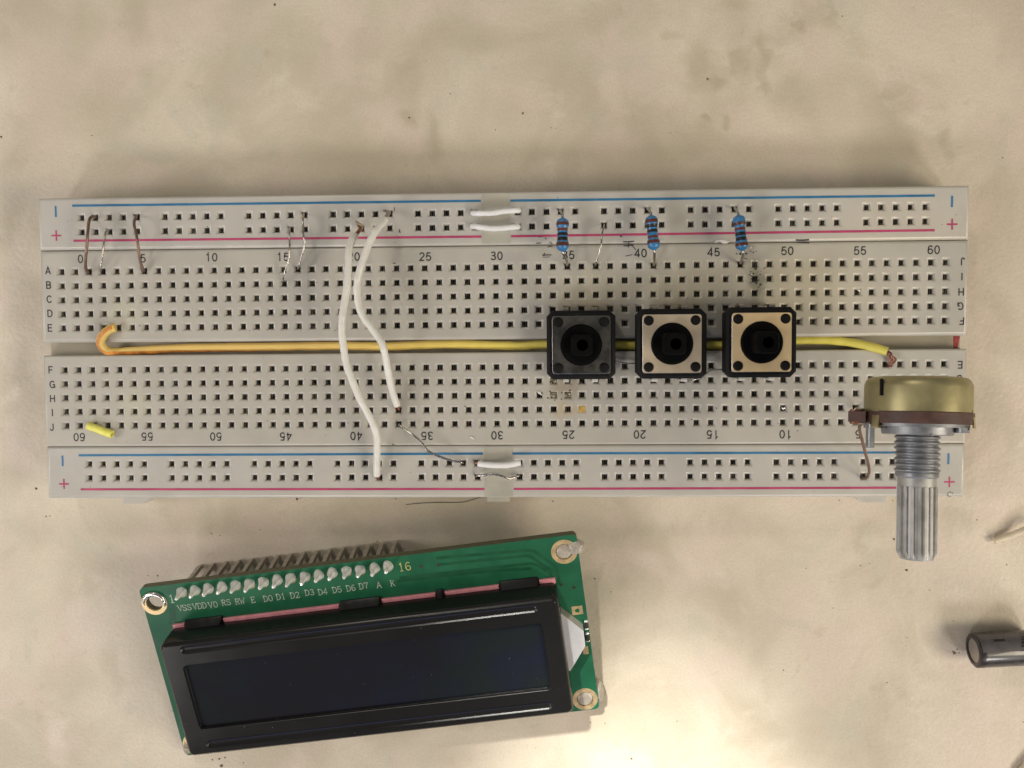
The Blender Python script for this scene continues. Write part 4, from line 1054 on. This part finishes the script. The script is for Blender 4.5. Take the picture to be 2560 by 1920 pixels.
MB().lathe([(2.9, 3.18), (4.9, 3.18)], c0, cax, 4, 0, False, False, rad(-54), rad(-45)).build("minus_mark", M_slv, slv, 60)
def onc(d, a, r=3.18):
    a = rad(a); u = Vector((0, 0, 1)); w = Vector(cax).cross(u)
    return tuple(c0 + Vector(cax) * d + (u * math.cos(a) + w * math.sin(a)) * r)
mb = MB()
def strip_on(pts, w):
    n = len(pts)
    for i in range(n - 1):
        (d0, a0_), (d1, a1_) = pts[i], pts[i + 1]
        mb.quad(onc(d0, a0_), onc(d0 + w, a0_), onc(d1 + w, a1_), onc(d1, a1_))
strip_on([(7.0, -78), (8.2, -62)], .35); strip_on([(8.2, -62), (7.9, -50), (7.6, -38), (7.35, -26), (7.2, -12)], .45)
mb.build("stripe_chevron", M_slv, slv, 60)
rg = MB()
ci = [(6.4 + .5 * math.cos(t_ * .5236), 38 + 10 * math.sin(t_ * .5236)) for t_ in range(13)]
co_ = [(6.4 + .62 * math.cos(t_ * .5236), 38 + 12.5 * math.sin(t_ * .5236)) for t_ in range(13)]
for i in range(12): rg.quad(onc(*ci[i]), onc(*ci[i + 1]), onc(*co_[i + 1]), onc(*co_[i]))
rg.build("ring_mark", M_stp, slv, 60)

o = MB().tube(smooth([(91.65, -36.88, 0.85), (92.74, -36.49, 0.90), (94.20, -35.93, 1.10), (95.61, -35.18, 1.50), (96.96, -34.40, 2.00), (99.32, -33.38, 2.40)], 6), .62, 14).build("wire_offcut", M_cream, None, 60)
tag(o, "cream coloured wire offcut lying by the potentiometer shaft's side of the table", "wire")
o = MB().tube(smooth([(96.82, -81.00, 0.60), (97.55, -80.24, 0.70), (98.61, -79.09, 0.90), (100.74, -77.15, 1.30)], 6), .55, 14).build("wire_offcut", M_cream, None, 60)
tag(o, "cream coloured wire offcut in the corner beyond the capacitor", "wire")

def flake(pts, w, z, m, label, h=.16):
    mb = MB(); n = len(pts); top = []; 
    P_ = [Vector((p_[0], p_[1], 0)) for p_ in pts]
    vs = []
    for i in range(n):
        d = (P_[min(i + 1, n - 1)] - P_[max(i - 1, 0)]).normalized(); nn = Vector((-d.y, d.x, 0)) * w[i] / 2
        zz = z + random.uniform(0, .12)
        vs.append([P_[i] + nn + Vector((0, 0, zz)), P_[i] + nn * .4 + Vector((0, 0, zz + h)), P_[i] - nn * .4 + Vector((0, 0, zz + h * .9)), P_[i] - nn + Vector((0, 0, zz))])
    mb.loft(vs, 0)
    o = mb.build("solder_scrap", m, None, 40)
    return tag(o, label, "solder scrap")
M_bright = mat("bright_solder", (.95, .93, .87), .25, metal=.3, var=.06, scale=12, bump=.3, bscale=20)
flake([(38.60, 17.77), (38.93, 18.06), (39.46, 18.17), (40.08, 18.04), (40.61, 17.92), (41.16, 17.94)], [.15, .5, .45, .8, .6, .1], ZT + .03, M_bright, "bright wavy solder scrap lying beside the resistor near printed 45")
flake([(44.68, 16.82), (44.89, 16.97), (45.09, 16.83)], [.15, .5, .12], ZT + .03, M_bright, "tiny bright solder scrap between the resistor and the printed 50")
flake([(45.66, 14.71), (45.91, 14.60), (46.18, 14.40)], [.12, .3, .1], ZT + .03, M_bright, "tiny solder sliver at the row A hole above the sooty holes")
flake([(7.19, -8.17), (7.60, -8.38), (8.07, -8.84)], [.12, .5, .12], ZT + .03, M_bright, "bright solder sliver over a hole beside the two melted holes")
flake([(-4.83, -16.25), (-4.46, -16.42), (-4.00, -16.71)], [.2, .4, .12], ZT + .03, M_bright, "tiny solder speck between the upside down 30 and 35")
flake([(50.46, -11.34), (50.77, -11.54), (50.99, -11.34)], [.2, .4, .2], ZT - .1, M_bright, "tiny solder speck in a hole above the upside down 10")
flake([(63.40, 9.29), (63.64, 9.19), (63.84, 9.05)], [.1, .3, .1], ZT + .02, M_bright, "tiny solder speck at a row C hole under the printed 55")

o = MB().tube(smooth([(-17.86, -30.11, 0.12), (-15.64, -29.85, 0.15), (-12.54, -29.68, 0.25), (-9.24, -29.69, 0.20), (-6.82, -29.57, 0.15), (-5.05, -29.08, 0.20), (-3.72, -28.69, 0.25), (-2.52, -28.70, 0.12)], 5), .055, 5).build("hair", mat("dark_hair", (.06, .05, .035), .5, var=.2), None, 60)
tag(o, "fine dark hair lying on the table along the breadboard's lower edge", "hair")

cr = MB()
def crumb(x, y, r): lump(cr, x, y, -.02, r * .72, r * .6, 0, 6)
for p_, r in (((-89.64, -26.92), .42), ((-87.94, -32.33), .25), ((-87.14, -32.26), .2), ((-38.88, -29.02), .35), ((-38.09, -28.89), .16), ((-19.86, -28.98), .24), ((-13.44, -28.61), .2), ((-11.01, -28.70), .16), ((-6.16, -28.40), .2), ((10.04, -29.51), .24),
              ((63.54, -29.39), .18), ((73.35, -29.44), .16), ((-54.76, -81.36), .45), ((-55.18, -79.98), .3), ((-54.04, -79.74), .25), ((-50.41, -80.74), .2), ((-56.56, -80.22), .25), ((85.12, -58.38), .38), ((84.88, -58.07), .25), ((85.62, -57.61), .2), ((86.02, -58.30), .16), ((84.85, -52.21), .16),
              ((73.64, -36.75), .32), ((76.09, -42.66), .34), ((88.83, -33.11), .2), ((80.45, -46.38), .2), ((53.40, -61.80), .2), ((62.51, -49.84), .16), ((76.38, -55.47), .16), ((76.19, -57.01), .14), ((67.57, -41.73), .18), ((69.28, -41.35), .14), ((57.49, -42.31), .16), ((72.78, -64.08), .2),
              ((4.86, 42.92), .3), ((38.82, 48.54), .3), ((63.12, 59.37), .2), ((32.07, 38.88), .15), ((10.03, 40.21), .16), ((11.06, 40.07), .14), ((-41.13, 63.66), .35), ((-16.29, 42.52), .25), ((-76.52, 40.22), .2), ((-8.59, 46.75), .18), ((-0.27, 40.04), .18), ((-94.03, 40.20), .3),
              ((19.73, -72.32), .22), ((16.97, -72.17), .18), ((24.74, -79.18), .3), ((6.42, -77.17), .12), ((-23.53, -37.19), .22), ((-18.44, -38.60), .2), ((-17.27, -34.74), .12), ((-55.61, -35.68), .25), ((-53.93, -36.06), .2), ((-46.08, -34.94), .2), ((-66.35, -43.89), .24), ((-68.24, -43.90), .18),
              ((17.89, -44.35), .24), ((20.95, -46.83), .18)):
    crumb(*p_, r)
for k in range(60):
    x, y = random.uniform(-100, 115), random.uniform(-95, 75)
    if abs(x) < 84 and -29.5 < y < 28: continue
    crumb(x, y, random.choice((.05, .06, .07, .08, .1, .12)))
o = cr.build("crumbs", mat("dark_crumb", (.16, .13, .09), .7, var=.5, scale=9), None, 50)
o['kind'] = 'stuff'
